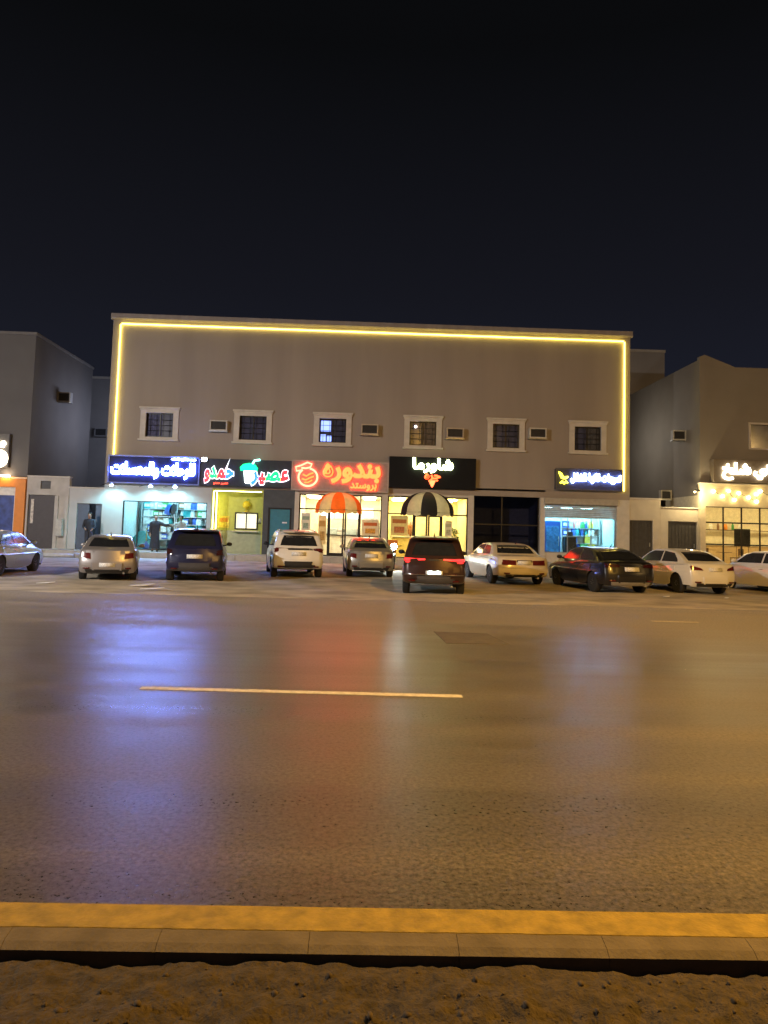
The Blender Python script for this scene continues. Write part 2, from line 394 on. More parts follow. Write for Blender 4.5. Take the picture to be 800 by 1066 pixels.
# ------------------------------------------------------------------ street lamps on the median (behind and above the camera)
pole_m = mat('galvanised_pole', (.45, .46, .47), .45, .8)
def street_lamp(x, label, col, energy, yaw=0.):
    t = thing('street_lamp', label, 'street lamp', (x, -1.6, 0), yaw, 'street lamps along the median')
    MB().lathe([(.16, 0), (.16, .5), (.1, .6), (.06, 9.6)], seg=14).build('pole', pole_m, t)
    MB().tube([(0, 0, 9.5), (0, .6, 9.95), (0, 3., 10.2), (0, 5.4, 10.25)], .045, 8).build('arm', pole_m, t)
    h = MB().box(-.17, .17, 5.3, 6.1, 10.2, 10.34, .05).build('lamp_head', mat('lamp_housing', (.3, .31, .32), .5), t)
    MB().box(-.13, .13, 5.4, 6.0, 10.185, 10.199).build('lens', emit('lamp_lens_'+label[:12], col, 30), h)
    lamp('lamp_light', 'AREA', energy, col, t, (0, 5.7, 10.17), shape='RECTANGLE', size=.26, size_y=.6, rot=(R(LTILT), 0, 0))
    return t
street_lamp(7.5, 'tall amber street lamp on the median to the right of the camera', (1., .52, .085), AMB)
street_lamp(-24., 'tall pale street lamp on the median far to the left', (1., .93, .87), PALE)
street_lamp(36., 'tall amber street lamp on the median far to the right', (1., .60, .2), AMB*.8)

# ------------------------------------------------------------------ main building
stucco = mat('beige_stucco', (.36, .312, .28), .9, var=.10, scale=.7, bump=.25, bscale=90, streak=True)
stone = mat('pale_trim', (.62, .58, .53), .8, var=.08, scale=4, bump=.15)
white_wall = mat('white_render', (.50, .50, .51), .8, var=.08, scale=1.5, bump=.15)
dark_al = mat('dark_aluminium', (.03, .03, .033), .4, .6)
grey_al = mat('grey_aluminium', (.35, .36, .37), .4, .7)
slate = mat('slate_cladding', (.06, .07, .085), .6, var=.15, scale=3)
pane_m = glass('clear_glass')
tint_m = mat('tinted_pane', (.065, .070, .125), .14, var=.3, scale=2, spec=.6)
main = thing('commercial_building', 'two storey beige building of shops outlined with a yellow light strip', 'building', (0.3, YF, 0), world=True)
WX = [-10.33, -5.66, -1.65, 2.92, 7.15, 11.33]
b = MB()
holes = [(x-.68, x+.68, 6.08, 7.30) for x in WX]
b.holed(-12.9, 13.5, 3.62, 12.0, YF, YF+.3, holes)
b.box(-12.9, -12.6, YF+.302, 52, 3.62, 12.0); b.box(13.2, 13.5, YF+.302, 52, 3.62, 12.0)      # side walls
b.box(-12.6, 13.2, 51.7, 52, 3.62, 11.4); b.box(-12.58, 13.18, YF+.31, 51.69, 11.2, 11.4)
b.build('wall', stucco, main)
cap_m = mat('cornice_render', (.36, .32, .30), .9, var=.12, scale=3, streak=True)
MB().prism([(YF-.12, 12.08), (YF-.06, 12.0), (YF+.35, 12.0), (YF+.35, 12.3), (YF-.12, 12.3)], 'x', -13.0, 13.6).build('cornice', cap_m, main)
led = emit('yellow_light_strip', (1., .76, .11), LED, (.9, .8, .4))
for n_, p in (('a', [(-12.5, YF-.07, 5.12), (-12.5, YF-.07, 11.74)]), ('b', [(-12.46, YF-.07, 11.78), (13.14, YF-.07, 11.78)]), ('c', [(13.18, YF-.07, 11.74), (13.18, YF-.07, 4.06)])):
    MB().tube(p, .042, 8).build('light_strip', led, main)
for k, x in enumerate(WX):
    b = MB(); b.holed(x-.95, x+.95, 5.98, 7.50, YF-.07, YF-.003, [(x-.68, x+.68, 6.08, 7.30)])
    f = b.build('window', stone, main)
    MB().box(x-1.02, x+1.02, YF-.14, YF-.004, 7.505, 7.60, .012).box(x-.98, x+.98, YF-.10, YF-.004, 7.42, 7.50, .01).build('lintel', stone, f)
    MB().box(x-1.02, x+1.02, YF-.16, YF-.004, 5.88, 5.975, .012).build('sill', stone, f)
    MB().box(x-.675, x+.675, YF+.17, YF+.185, 6.085, 7.295).build('pane', tint_m, f)
    b = MB()
    b.holed(x-.678, x+.678, 6.082, 7.298, YF+.12, YF+.168, [(x-.62, x-.03, 6.14, 7.24), (x+.03, x+.62, 6.14, 7.24)])
    for zz in (6.42, 6.69, 6.96): b.tube([(x-.62, YF+.09, zz), (x+.62, YF+.09, zz)], .011, 6)
    for i in range(4): b.tube([(x-.48+i*.32, YF+.105, 6.09), (x-.48+i*.32, YF+.105, 7.29)], .010, 6)
    b.build('grille', dark_al, f)
    if k in (0, 3, 5):
        cm = mat('curtain_%d' % k, ((.10, .11, .22), 0, 0, (.16, .13, .10), 0, (.09, .09, .10))[k], .9, var=.3, scale=7)
        c_ = MB(); xa, xb = ((x-.62, x+.1), 0, 0, (x-.1, x+.62), 0, (x+.05, x+.62))[k]
        for i in range(8):
            xx = xa+(xb-xa)*i/8; c_.tube([(xx+.04, YF+.155, 6.15), (xx+.04, YF+.155, 7.23)], .012, 6)
        c_.box(xa, xb, YF+.158, YF+.166, 6.15, 7.23); c_.build('curtain', cm, f)
    if k == 2:
        lit = emit('lit_blue_window', (.22, .32, .95), 1.2)
        MB().box(x-.60, x-.10, YF+.150, YF+.1665, 6.66, 7.2).box(x-.60, x-.34, YF+.150, YF+.1665, 6.15, 6.5).box(x-.28, x-.06, YF+.150, YF+.1665, 6.15, 6.45).build('lit_pane', lit, f)
    if k == 3: MB().ball((x-.36, YF+.16, 7.05), .07, 2).build('room_lamp', emit('room_lamp', (1, .8, .7), 4), f)

# window air conditioners: case, front grille of slats
def aircon(x, z, y=YF, label='', wide=.86, group='window air conditioners on the upper wall', case=(.55, .53, .5)):
    t = thing('air_conditioner', label, 'air conditioner', (x, y, z), 0, group)
    w2 = wide/2
    c = MB(); c.holed(-w2, w2, 0, .52, -.34, -.002, [(-w2+.06, w2-.06, .06, .46)]); c.build('case', mat('aircon_case_%d' % int(case[0]*100), case, .6), t)
    g = MB()
    for i in range(11): g.box(-w2+.062, w2-.062, -.30, -.27, .075+i*.035, .09+i*.035)
    g.box(-w2+.061, w2-.061, -.24, -.22, .062, .458); g.build('grille', mat('aircon_grille', (.05, .05, .055), .6), t)
    MB().box(-w2-.04, w2+.04, -.32, -.003, -.05, -.004).build('bracket', grey_al, t)
    return t
aircon(-7.33, 6.47, label='window air conditioner between the two leftmost upper windows')
aircon(.22, 6.52, label='window air conditioner right of the window lit blue', case=(.5, .42, .33))
aircon(4.53, 6.47, label='window air conditioner right of the window above the black shawarma sign', case=(.5, .42, .33))
aircon(8.72, 6.60, label='window air conditioner with brown grille between the two rightmost upper windows', case=(.6, .57, .52))

# ground floor: piers, beams, party walls, floor and ceiling of each shop
b = MB()
gh = [(-11.95, -7.78, .44, 2.86)]
b.holed(-12.9, -7.56, PV-.1, 3.618, YF+.02, YF+.2, gh)
b.build('shop_wall', white_wall, main)
for x0, x1 in ((-3.42, -3.2), (.95, 1.24), (5.3, 5.58), (8.95, 9.2), (12.84, 13.5)): MB().box(x0, x1, YF-.02, YF+.5, PV-.1, 3.618).build('pier', stone, main)
b = MB(); b.box(-3.2, .95, YF+.03, YF+.4, 3.47, 3.616); b.box(1.24, 5.3, YF+.03, YF+.4, 3.5, 3.616)
b.build('shop_beam', stone, main)
floor_m = mat('shop_floor_tile', (.5, .48, .44), .3, var=.06, scale=5)
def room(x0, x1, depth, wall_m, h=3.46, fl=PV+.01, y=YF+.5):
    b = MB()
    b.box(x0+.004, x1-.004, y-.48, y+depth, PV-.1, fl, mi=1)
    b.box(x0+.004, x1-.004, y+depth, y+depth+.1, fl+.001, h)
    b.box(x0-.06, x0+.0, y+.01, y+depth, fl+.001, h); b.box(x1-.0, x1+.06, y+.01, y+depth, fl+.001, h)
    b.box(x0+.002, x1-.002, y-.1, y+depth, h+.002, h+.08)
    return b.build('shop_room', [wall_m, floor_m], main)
def ceil_light(xs, y0, y1, z, col, s, nm):
    for x in xs: MB().box(x-.3, x+.3, y0, y1, z-.03, z-.004).build('ceiling_light', emit(nm, col, s), main)
cyan = (.42, .86, 1.); warm = (1., .80, .45)
room(-12.0, -7.70, 3.2, mat('pale_shop_wall', (.7, .76, .76), .7), y=YF+.22)
ceil_light((-11.1, -9.85, -8.5), YF+.9, YF+1.3, 3.4, cyan, S1, 'cyan_tube')
ceil_light((-11.1, -9.85, -8.5), YF+2.0, YF+2.4, 3.4, cyan, S1, 'cyan_tube')
room(-3.2, .95, 4.2, mat('cream_shop_wall', (.75, .68, .52), .7))
ceil_light((-2.6, -1.1, .35), YF+1.4, YF+2., 3.42, (1., .84, .54), S3, 'warm_panel')
ceil_light((-2.6, -1.1, .35), YF+3.2, YF+3.8, 3.42, (1., .84, .54), S3, 'warm_panel')
room(1.24, 5.3, 4.2, mat('yellow_shop_wall', (.78, .68, .42), .7))
ceil_light((1.9, 3.2, 4.6), YF+1.4, YF+2., 3.42, (1., .82, .40), S4, 'yellow_panel')
ceil_light((1.9, 3.2, 4.6), YF+3.2, YF+3.8, 3.42, (1., .82, .40), S4, 'yellow_panel')
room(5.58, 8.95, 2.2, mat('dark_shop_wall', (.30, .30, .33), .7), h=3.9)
room(9.2, 12.84, 3.0, mat('pale_shop_wall', (.7, .76, .76), .7), h=3.3)
ceil_light((9.9, 11., 12.1), YF+1.2, YF+1.6, 3.26, (.36, .86, 1.), S6, 'blue_tube')
ceil_light((9.9, 11., 12.1), YF+2.3, YF+2.7, 3.26, (.36, .86, 1.), S6, 'blue_tube')

def glazed(x0, x1, z0, z1, y, verts, hors, fm=dark_al, t=.06, pm=None, doors=()):
    """shop front: outer frame with mullions (x list) and transoms (z list), one pane behind, doors as (x0,x1,z1)"""
    xs = [x0]+list(verts)+[x1]; zs = [z0]+list(hors)+[z1]; hl = []
    for i in range(len(xs)-1):
        for j in range(len(zs)-1):
            hl.append((xs[i]+t/2 if i else xs[i]+t, xs[i+1]-t/2 if i < len(xs)-2 else xs[i+1]-t, zs[j]+t/2 if j else zs[j]+t, zs[j+1]-t/2 if j < len(zs)-2 else zs[j+1]-t))
    f = MB().holed(x0, x1, z0, z1, y, y+.08, hl).build('shopfront', fm, main)
    MB().box(x0+.02, x1-.02, y+.035, y+.045, z0+.02, z1-.02).build('pane', pm or pane_m, f)
    for (a, c, zt) in doors:
        d = MB().holed(a, c, z0+.01, zt, y-.045, y-.003, [(a+.09, c-.09, z0+.16, zt-.09)]).build('door', fm, main)
        MB().tube([(c-.13, y-.1, z0+.7), (c-.13, y-.1, z0+1.4)], .016, 6).box(c-.14, c-.12, y-.1, y-.04, z0+.75, z0+.77).box(c-.14, c-.12, y-.1, y-.04, z0+1.33, z0+1.35).build('handle', grey_al, d)
    return f
glazed(-11.95, -7.78, .44, 2.86, YF+.07, (-11.2,), (), t=.05)
glazed(-3.2, .95, PV+.005, 3.47, YF+.1, (-1.72, -.12), (2.72,), doors=((-1.70, -.92, 2.68), (-.90, -.14, 2.68)))
glazed(1.24, 5.3, PV+.005, 3.5, YF+.1, (2.55, 4.0), (2.60,), doors=((2.58, 3.27, 2.56), (3.29, 3.97, 2.56)))
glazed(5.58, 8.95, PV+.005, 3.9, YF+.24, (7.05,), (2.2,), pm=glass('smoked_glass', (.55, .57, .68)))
b = MB(); b.box(5.3, 9.2, YF+.0, YF+.22, 3.905, 4.0); b.build('shop_beam', stone, main)

# juice bar niche: lined recess, service hatch, counter, strip lights, cladding and teal door
green = mat('lime_lining', (.50, .54, .14), .6, var=.08)
grey_tile = mat('grey_lining', (.42, .46, .36), .5, var=.1)
b = MB(); b.box(-7.56, -7.50, YF+.0, YF+1.5, PV-.05, 3.6); b.box(-5.05, -4.99, YF+.02, YF+1.5, PV-.05, 3.6); b.box(-7.495, -5.055, YF+.02, YF+1.5, 3.5, 3.6)
hatch = (-6.52, -5.42, 1.62, 2.42)
b.holed(-7.495, -5.055, 1.62-.1, 3.498, YF+1.2, YF+1.35, [hatch])
b.build('niche', green, main)
b = MB(); b.holed(-7.495, -5.055, PV, 1.515, YF+1.2, YF+1.35, []); b.box(-7.495, -5.055, YF+.03, YF+1.19, PV-.05, PV+.02); b.build('niche_base', grey_tile, main)
b = MB(); b.holed(-6.56, -5.38, 1.58, 2.46, YF+1.15, YF+1.199, [(-6.49, -6.0, 1.65, 2.39), (-5.94, -5.45, 1.65, 2.39)]); f = b.build('hatch', dark_al, main)
MB().box(-6.5, -5.44, YF+1.21, YF+1.22, 1.63, 2.41).build('pane', pane_m, f)
MB().box(-6.62, -5.32, YF+.72, YF+1.19, 1.46, 1.51, .008).build('counter', mat('counter_top', (.7, .68, .6), .3), main)
MB().box(-6.55, -5.4, YF+1.36, YF+1.9, PV, 2.6).build('hatch_room', emit('hatch_glow', (1, .9, .62), .75), main)
strip = emit('niche_strip', (1., .86, .36), NICHE)
MB().box(-7.49, -7.46, YF+.06, YF+.10, 1.6, 3.45).build('strip_light', strip, main); MB().box(-7.44, -5.1, YF+.06, YF+.10, 3.465, 3.495).build('strip_light', strip, main)
MB().box(-7.49, -7.46, YF+.9, YF+.94, 1.6, 3.45).build('strip_light', strip, main)
b = MB(); b.holed(-4.985, -3.422, PV-.05, 3.6, YF+.02, YF+.2, [(-4.72, -3.56, PV-.05, 2.72)]); b.build('cladding', slate, main)
d = MB().holed(-4.72, -3.56, PV, 2.72, YF+.06, YF+.14, [(-4.63, -3.65, PV+.02, 2.64)]).build('door_frame', dark_al, main)
d2 = MB().box(-4.63, -3.65, YF+.085, YF+.13, PV+.02, 2.64).build('door', mat('teal_door', (.03, .20, .30), .45, var=.1), main)
MB().box(-4.02, -3.78, YF+.078, YF+.084, 1.95, 2.02).build('door_plate', mat('white_plate', (.8, .8, .8), .5), d2)
MB().tube([(-4.55, YF+.05, 1.3), (-4.40, YF+.05, 1.3)], .015, 6).build('handle', grey_al, d2)

# roller shutter shop at the right end
sh = MB()
for i in range(9): sh.box(9.2, 12.84, YF+.10, YF+.13, 2.66+i*.095, 2.75+i*.095, .01)
sh.build('roller_shutter', mat('shutter_slats', (.40, .37, .33), .6, .3), main)
MB().box(9.14, 12.9, YF-.12, YF+.09, 3.30, 3.616, .02).build('shutter_box', mat('shutter_box', (.42, .39, .35), .6), main)
b = MB(); b.box(9.202, 12.838, YF+.1, YF+.25, PV-.05, .86); b.build('shop_sill', stone, main)
glazed(9.2, 12.84, .865, 2.655, YF+.15, (10.4, 11.6), (), fm=grey_al, t=.04)
b = MB(); b.box(9.2, 12.84, YF+.14, YF+.5, 3.52, 3.615); b.build('shop_lintel', stucco, main)

# ------------------------------------------------------------------ side yards, gates and neighbours
wl = thing('boundary_wall', 'low white wall with an open service doorway left of the shops', 'wall', (-13.7, YF, 0), world=True)
b = MB(); b.holed(-14.62, -12.905, PV-.4, 3.4, YF+.03, YF+.25, [(-14.2, -12.98, PV, 2.66)]); b.box(-14.62, -14.45, YF+.255, YF+4, PV-.3, 3.1); b.build('wall', white_wall, wl)
MB().box(-14.66, -12.907, YF-.0, YF+.28, 3.404, 3.47, .01).build('coping', stone, wl)
b = MB(); b.box(-14.19, -13.62, YF+.10, YF+.14, PV+.01, 2.64); b.build('door', mat('steel_door_blue', (.06, .08, .13), .5), wl)
b = MB(); b.box(-13.3, -13.0, YF+.12, YF+.16, PV+.01, 2.64); b.build('door', mat('steel_door_blue', (.06, .08, .13), .5), wl)
b = MB(); b.box(-14.44, -12.92, YF+2.2, YF+2.3, PV, 3.3); b.build('back_wall', mat('passage_wall', (.35, .4, .48), .8), wl)
MB().box(-13.58, -13.36, YF+2.15, YF+2.199, 1.5, 2.7).build('lit_window', emit('passage_light', (.75, .85, 1.), 1.3), wl)

gw = thing('boundary_wall', 'stepped beige wall with two dark gates right of the shops', 'wall', (15.2, YF, 0), world=True)
b = MB(); b.holed(13.505, 15.12, PV-.4, 3.68, YF+.05, YF+.3, [(13.505, 14.72, PV-.4, 2.62)]); b.holed(15.125, 17.1, PV-.4, 3.27, YF+.05, YF+.3, [(15.5, 17.0, PV-.4, 2.63)]); b.build('wall', mat('cream_wall', (.60, .54, .44), .85, var=.1, scale=2, bump=.2), gw)
MB().box(13.507, 15.18, YF-.02, YF+.34, 3.684, 3.76, .01).box(15.19, 17.1, YF-.02, YF+.34, 3.274, 3.34, .01).build('coping', stone, gw)
gate_m = mat('grey_gate', (.07, .07, .075), .55, .3, var=.2)
for (a, c) in ((13.51, 14.70), (15.52, 16.98)):
    b = MB(); b.box(a, c, YF+.16, YF+.19, PV-.1, 2.60)
    for i in range(9): b.box(a+.04+i*(c-a-.1)/8, a+.07+i*(c-a-.1)/8, YF+.135, YF+.159, PV, 2.55)
    g = b.build('gate', gate_m, gw); MB().box(c-.14, c-.09, YF+.10, YF+.134, 1.3, 1.5).build('handle', grey_al, g)

# left neighbour
left = thing('corner_building', 'dim beige neighbouring building with an orange shop front at the left edge', 'building', (-22., YF, 0), world=True)
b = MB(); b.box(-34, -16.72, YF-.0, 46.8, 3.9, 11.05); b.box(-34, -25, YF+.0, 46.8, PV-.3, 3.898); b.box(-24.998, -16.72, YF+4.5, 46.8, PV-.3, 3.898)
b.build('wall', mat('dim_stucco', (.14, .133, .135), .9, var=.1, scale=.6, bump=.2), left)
MB().box(-34.1, -16.66, YF-.06, 46.85, 11.054, 11.2, .02).build('parapet', mat('dim_parapet', (.2, .19, .19), .9), left)
orange = mat('orange_cladding', (.75, .24, .02), .5, var=.06)
MB().holed(-24.9, -16.74, PV-.2, 3.78, YF-.1, YF+.12, [(-24.3, -17.22, PV-.2, 3.36)]).build('shopfront', orange, left)
b = MB(); b.holed(-24.3, -17.22, PV, 3.36, YF+.02, YF+.08, [(-24.2, -21.5, .5, 3.26), (-21.4, -19.9, .5, 2.95), (-19.8, -18.52, .5, 2.95), (-18.42, -17.3, .5, 2.95)]); f = b.build('glazing_frame', mat('white_frame', (.75, .72, .68), .5), left)
MB().box(-24.2, -18.45, YF+.045, YF+.055, .5, 3.26).build('pane', pane_m, f)
MB().box(-18.42, -17.3, YF+.04, YF+.06, .5, 2.95).build('blue_panel', mat('blue_poster', (.03, .06, .28), .35, var=.5, scale=3), f)
b = MB(); b.box(-24.9, -16.8, YF+4.38, YF+4.48, PV, 3.8); b.box(-24.9, -16.8, YF+.15, YF+4.37, PV-.1, PV); b.box(-24.9, -16.8, YF+.15, YF+4.37, 3.8, 3.89); b.box(-16.8, -16.73, YF+.14, YF+4.37, PV, 3.8)
b.build('shop_room', mat('peach_wall', (.75, .6, .42), .7), left)
for x in (-22.5, -19.8, -18.0): MB().box(x-.4, x+.4, YF+1.2, YF+1.7, 3.74, 3.795).build('ceiling_light', emit('peach_panel', (1, .8, .5), 16), left)
MB().box(-17.9, -17.5, YF-.32, YF-.11, 3.86, 3.93, .02).build('spot_lamp', emit('fascia_spot', (1, .75, .45), 14), left)
aircon(-16.366, 8.2, 42., 'air conditioner jutting from the dim side wall of the left building', .7, case=(.3, .3, .32))

lw = thing('boundary_wall', 'beige stone wall with a dark metal door beside the orange shop', 'wall', (-15.6, YF, 0), world=True)
b = MB(); b.holed(-16.71, -14.63, PV-.4, 3.9, YF+.02, YF+.3, [(-16.62, -15.25, PV-.1, 3.02), (-16.05, -15.55, 3.32, 3.72)]); b.build('wall', mat('beige_block_wall', (.50, .47, .44), .85, var=.14, scale=2.4, bump=.3, bscale=14), lw)
MB().box(-16.71, -14.6, YF-.03, YF+.34, 3.904, 3.97, .01).build('coping', stone, lw)
d = MB().box(-16.61, -15.26, YF+.12, YF+.17, PV-.1, 3.01).build('door', mat('dark_brown_door', (.045, .035, .04), .5), lw)
MB().box(-16.5, -16.36, YF+.10, YF+.119, 1.6, 2.8).build('notice', mat('pale_notice', (.6, .55, .5), .7, var=.4, scale=9), d)
MB().box(-16.04, -15.56, YF+.1, YF+.16, 3.33, 3.71).build('vent', mat('vent_slats', (.08, .08, .09), .6), lw)
MB().box(-15.1, -14.78, YF-.30, YF+.015, 1.0, 1.85, .02).build('meter_box', mat('meter_box', (.48, .46, .42), .6, var=.2), lw)
for x in (-15.2, -14.7): MB().box(x-.09, x+.09, YF-.05, YF+.018, PV-.1, 3.0, .01).build('pilaster', mat('beige_block_wall', (.5, .47, .44)), lw)

# block behind on the left gap
bl = thing('apartment_block', 'pale block set back in the gap between the orange shop and the beige building', 'building', (-16.2, 50, 0), world=True)
b = MB(); b.holed(-19.6, -12.95, 0, 11.1, 50, 50.3, [(-15.1, -14.5, 6.4, 7.7)]); b.box(-19.6, -19.3, 50.302, 60, 0, 11.1); b.box(-13.25, -12.95, 52.1, 60, 0, 11.1); b.box(-19.29, -13.26, 50.31, 59.9, 10.6, 10.8); b.build('wall', mat('bluish_stucco', (.34, .33, .34), .9, var=.1, scale=.6), bl)
MB().box(-15.1, -14.5, 50.12, 50.16, 6.4, 7.7).build('window', tint_m, bl)
MB().box(-19.65, -12.9, 49.93, 50.36, 11.104, 11.25, .02).build('parapet', stone, bl)
aircon(-17.05, 7.3, 50., 'air conditioner with dark grille on the pale set back block, left of its fellow', .8, case=(.3, .3, .32))
aircon(-15.95, 7.15, 50., 'air conditioner on the pale set back block, nearer to the yellow light strip', .8, case=(.3, .3, .32))
# block behind on the right gap
br = thing('apartment_block', 'plain grey block rising behind the gap right of the beige building', 'building', (18.5, 52, 0), world=True)
b = MB(); b.holed(14.2, 20.6, 0, 14.6, 52, 62, [(17.6, 18.2, 7.0, 8.2), (17.7, 18.1, 12.2, 12.7)]); b.build('wall', mat('grey_stucco', (.40, .38, .37), .9, var=.1, scale=.5), br)
MB().box(17.6, 18.2, 52.12, 52.16, 7.0, 8.2).box(17.7, 18.1, 52.12, 52.16, 12.2, 12.7).build('window', tint_m, br)
MB().box(14.15, 20.65, 51.94, 62.05, 14.604, 14.8, .02).build('parapet', stone, br)
# right neighbour with the parapet that rises to a point at its corner
right = thing('corner_building', 'tan neighbouring building with pointed parapet and bright glazed shop at the right edge', 'building', (22, YF, 0), world=True)
rst = mat('tan_stucco', (.27, .245, .215), .9, var=.09, scale=.6, bump=.2)
b = MB(); b.holed(17.12, 34, 4.62, 10.6, YF+.02, YF+.3, [(19.75, 21.3, 6.5, 7.7)])
b.box(17.12, 17.42, YF+.302, 50, 4.0, 10.6); b.box(17.12, 34, 50.002, 50.3, 0, 10.6); b.box(33.7, 34, YF+.302, 50, 0, 10.6); b.box(17.43, 33.69, YF+.31, 49.9, 10.2, 10.4)
b.prism([(17.12, 10.602), (17.12, 11.15), (17.4, 11.25), (19.0, 10.65), (34, 10.65), (34, 10.602)], 'y', YF+.02, YF+.3)
b.box(17.12, 17.42, YF+.302, 50, 10.602, 11.0); b.box(27.95, 33.69, YF+.03, YF+.3, 0, 4.615); b.build('wall', rst, right)
f = MB().holed(19.65, 21.4, 6.4, 7.8, YF-.04, YF+.017, [(19.75, 21.3, 6.5, 7.7)]).build('window', stone, right); MB().box(19.75, 21.3, YF+.15, YF+.17, 6.5, 7.7).build('pane', tint_m, f)
MB().holed(17.02, 27.9, PV-.2, 4.55, YF-.25, YF+.0, [(17.3, 27.6, PV-.2, 3.42)]).build('shopfront', mat('cream_fascia', (.70, .60, .42), .7, var=.07), right)
MB().box(16.98, 27.95, YF-.32, YF+.0, 4.554, 4.615, .01).build('ledge', stone, right)
xs = [17.3+.94*i for i in range(12)]
hl = [(xs[i]+.03, xs[i+1]-.03, z0, z1) for i in range(11) for z0, z1 in ((PV+.06, 1.48), (1.55, 2.58), (2.65, 3.38))]
f = MB().holed(17.3, 27.64, PV, 3.418, YF-.16, YF-.1, hl).build('glazing_frame', dark_al, right); MB().box(17.32, 27.6, YF-.135, YF-.125, PV+.02, 3.40).build('pane', pane_m, f)
b = MB(); b.box(17.3, 27.6, YF+4.5, YF+4.6, PV, 4.2); b.box(17.2, 27.6, YF-.09, YF+4.49, PV-.1, PV); b.box(17.2, 27.6, YF+.31, YF+4.49, 4.2, 4.3); b.box(17.14, 17.2, YF+.01, YF+4.49, PV, 4.2)
b.build('shop_room', mat('cream_shop_wall', (.75, .68, .52), .7), right)
for x in (18.6, 21, 23.5, 26): MB().box(x-.5, x+.5, YF+1.6, YF+2.4, 4.12, 4.195).build('ceiling_light', emit('amber_panel', (1, .74, .32), S7), right)
aircon(16.766, 7.0, 40.6, 'air conditioner on the dim side wall of the right building', .7, case=(.4, .38, .35))
aircon(16.816, 3.9, 42.5, 'pale box shaped air conditioner low on the side wall of the right building', .6, case=(.6, .58, .56))

def yard_fill_lamp(label, x, y, z, out, col, e):  # invented fill source, hidden from the camera round the building's corner
    """long batten along a flank wall, added as unseen fill for the walls across the yard"""
    t = thing('yard_fill_lamp', label, 'lamp', (x, y, z), 0, 'added fill battens for the side yards')
    for yy in (-2.4, 2.4):
        a, c = sorted((0, out*.12)); MB().box(a, c, yy-.03, yy+.03, -.03, .03).build('bracket', grey_al, t)
    a, c = sorted((out*.10, out*.2)); MB().box(a, c, -2.7, 2.7, .032, .12, .01).build('housing', grey_al, t)
    lamp('lamp_light', 'AREA', e, col, t, (out*.24, 0, .07), shape='RECTANGLE', size=.1, size_y=5.2, rot=(0, R(-80)*out, 0))
yard_fill_lamp('unseen batten added for bluish fill light on the left flank of the beige building', -12.902, 44.5, 7.5, -1, (.72, .78, 1.), YARDL)
yard_fill_lamp('unseen batten added for warm fill light on the right flank of the beige building', 13.502, 44.5, 7.5, 1, (1., .92, .80), YARDR)
lt = thing('wall_lantern', 'small dark lantern on the corner of the cream fascia above the low wall', 'lamp', (16.96, YF-.2, 4.2))
MB().box(-.06, .06, -.04, .04, -.05, .05).tube([(0, 0, 0), (-.12, -.1, .06), (-.26, -.16, .02)], .015, 6).build('bracket', dark_al, lt)
MB().lathe([(.02, .03), (.10, -.02), (.12, -.05), (.11, -.055)], (-.26, -.16, 0), seg=12).build('shade', dark_al, lt)
MB().ball((-.26, -.16, -.07), .05, 2).build('bulb', emit('lantern_bulb', (1., .8, .4), 12), lt)
lamp('lamp_light', 'POINT', LANT, (1., .78, .40), lt, (-.32, -.5, -.2), shadow_soft_size=.1)
# ------------------------------------------------------------------ shop signs
def board(label, x0, x1, z0, z1, m, y0=YF-.30, y1=YF-.004, cat='shop sign', fm=None):
    t = thing('shop_sign', label, cat, ((x0+x1)/2, y0, z0), world=True)
    MB().box(x0, x1, y0, y1, z0, z1, .015).build('panel', m, t)
    if fm:
        MB().holed(x0-.03, x1+.03, z0-.03, z1+.03, y0-.03, y0-.002, [(x0+.04, x1-.04, z0+.04, z1-.04)]).build('frame', fm, t)
    return t
white_l = emit('cool_white_letters', (.20, .30, 1.), LET)
# 1 blue board
t = board('long dark blue shop sign with white Arabic letters at the left end of the row', -12.66, -8.18, 3.72, 5.08, mat('blue_board', (.005, .008, .035), .5, spec=.2), fm=mat('blue_frame', (.12, .16, .4), .4))
arabic('للرحلات والمعسلات', -12.52, -8.38, 3.96, 4.78, YF-.335, .05).build('lettering', white_l, t)
arabic('مستلزمات', -9.55, -8.36, 4.88, 5.04, YF-.335, .05).build('lettering', white_l, t)
# the three swan neck lamps under it
for k, (x, lb) in enumerate(((-12.35, 'leftmost swan neck lamp under the blue sign, at the corner of the building'), (-10.45, 'middle swan neck lamp under the blue sign above the bright shop window'), (-9.25, 'right hand swan neck lamp under the blue sign above the bright shop window'))):
    s = thing('sign_lamp', lb, 'lamp', (x, YF-.3, 3.72), 0, 'lamps under the blue sign')
    MB().tube([(-.7, .2, -.16), (-.5, -.05, -.12), (-.15, -.3, -.02), (0, -.34, -.06)], .018, 6).build('arm', dark_al, s)
    MB().lathe([(.03, 0), (.07, -.03), (.13, -.09), (.14, -.11), (.125, -.112)], (0, -.34, -.04), seg=14).build('shade', grey_al, s)
    MB().ball((0, -.34, -.145), .075, 2, (1.3, 1.3, .6)).build('bulb', emit('cool_bulb', (.5, .9, 1.), 60), s)
    lamp('lamp_light', 'SPOT', SPOTS, (.36, .88, 1.), s, (0, -.36, -.24), spot_size=R(150), spot_blend=.6, shadow_soft_size=.07, rot=(R(14), 0, 0))
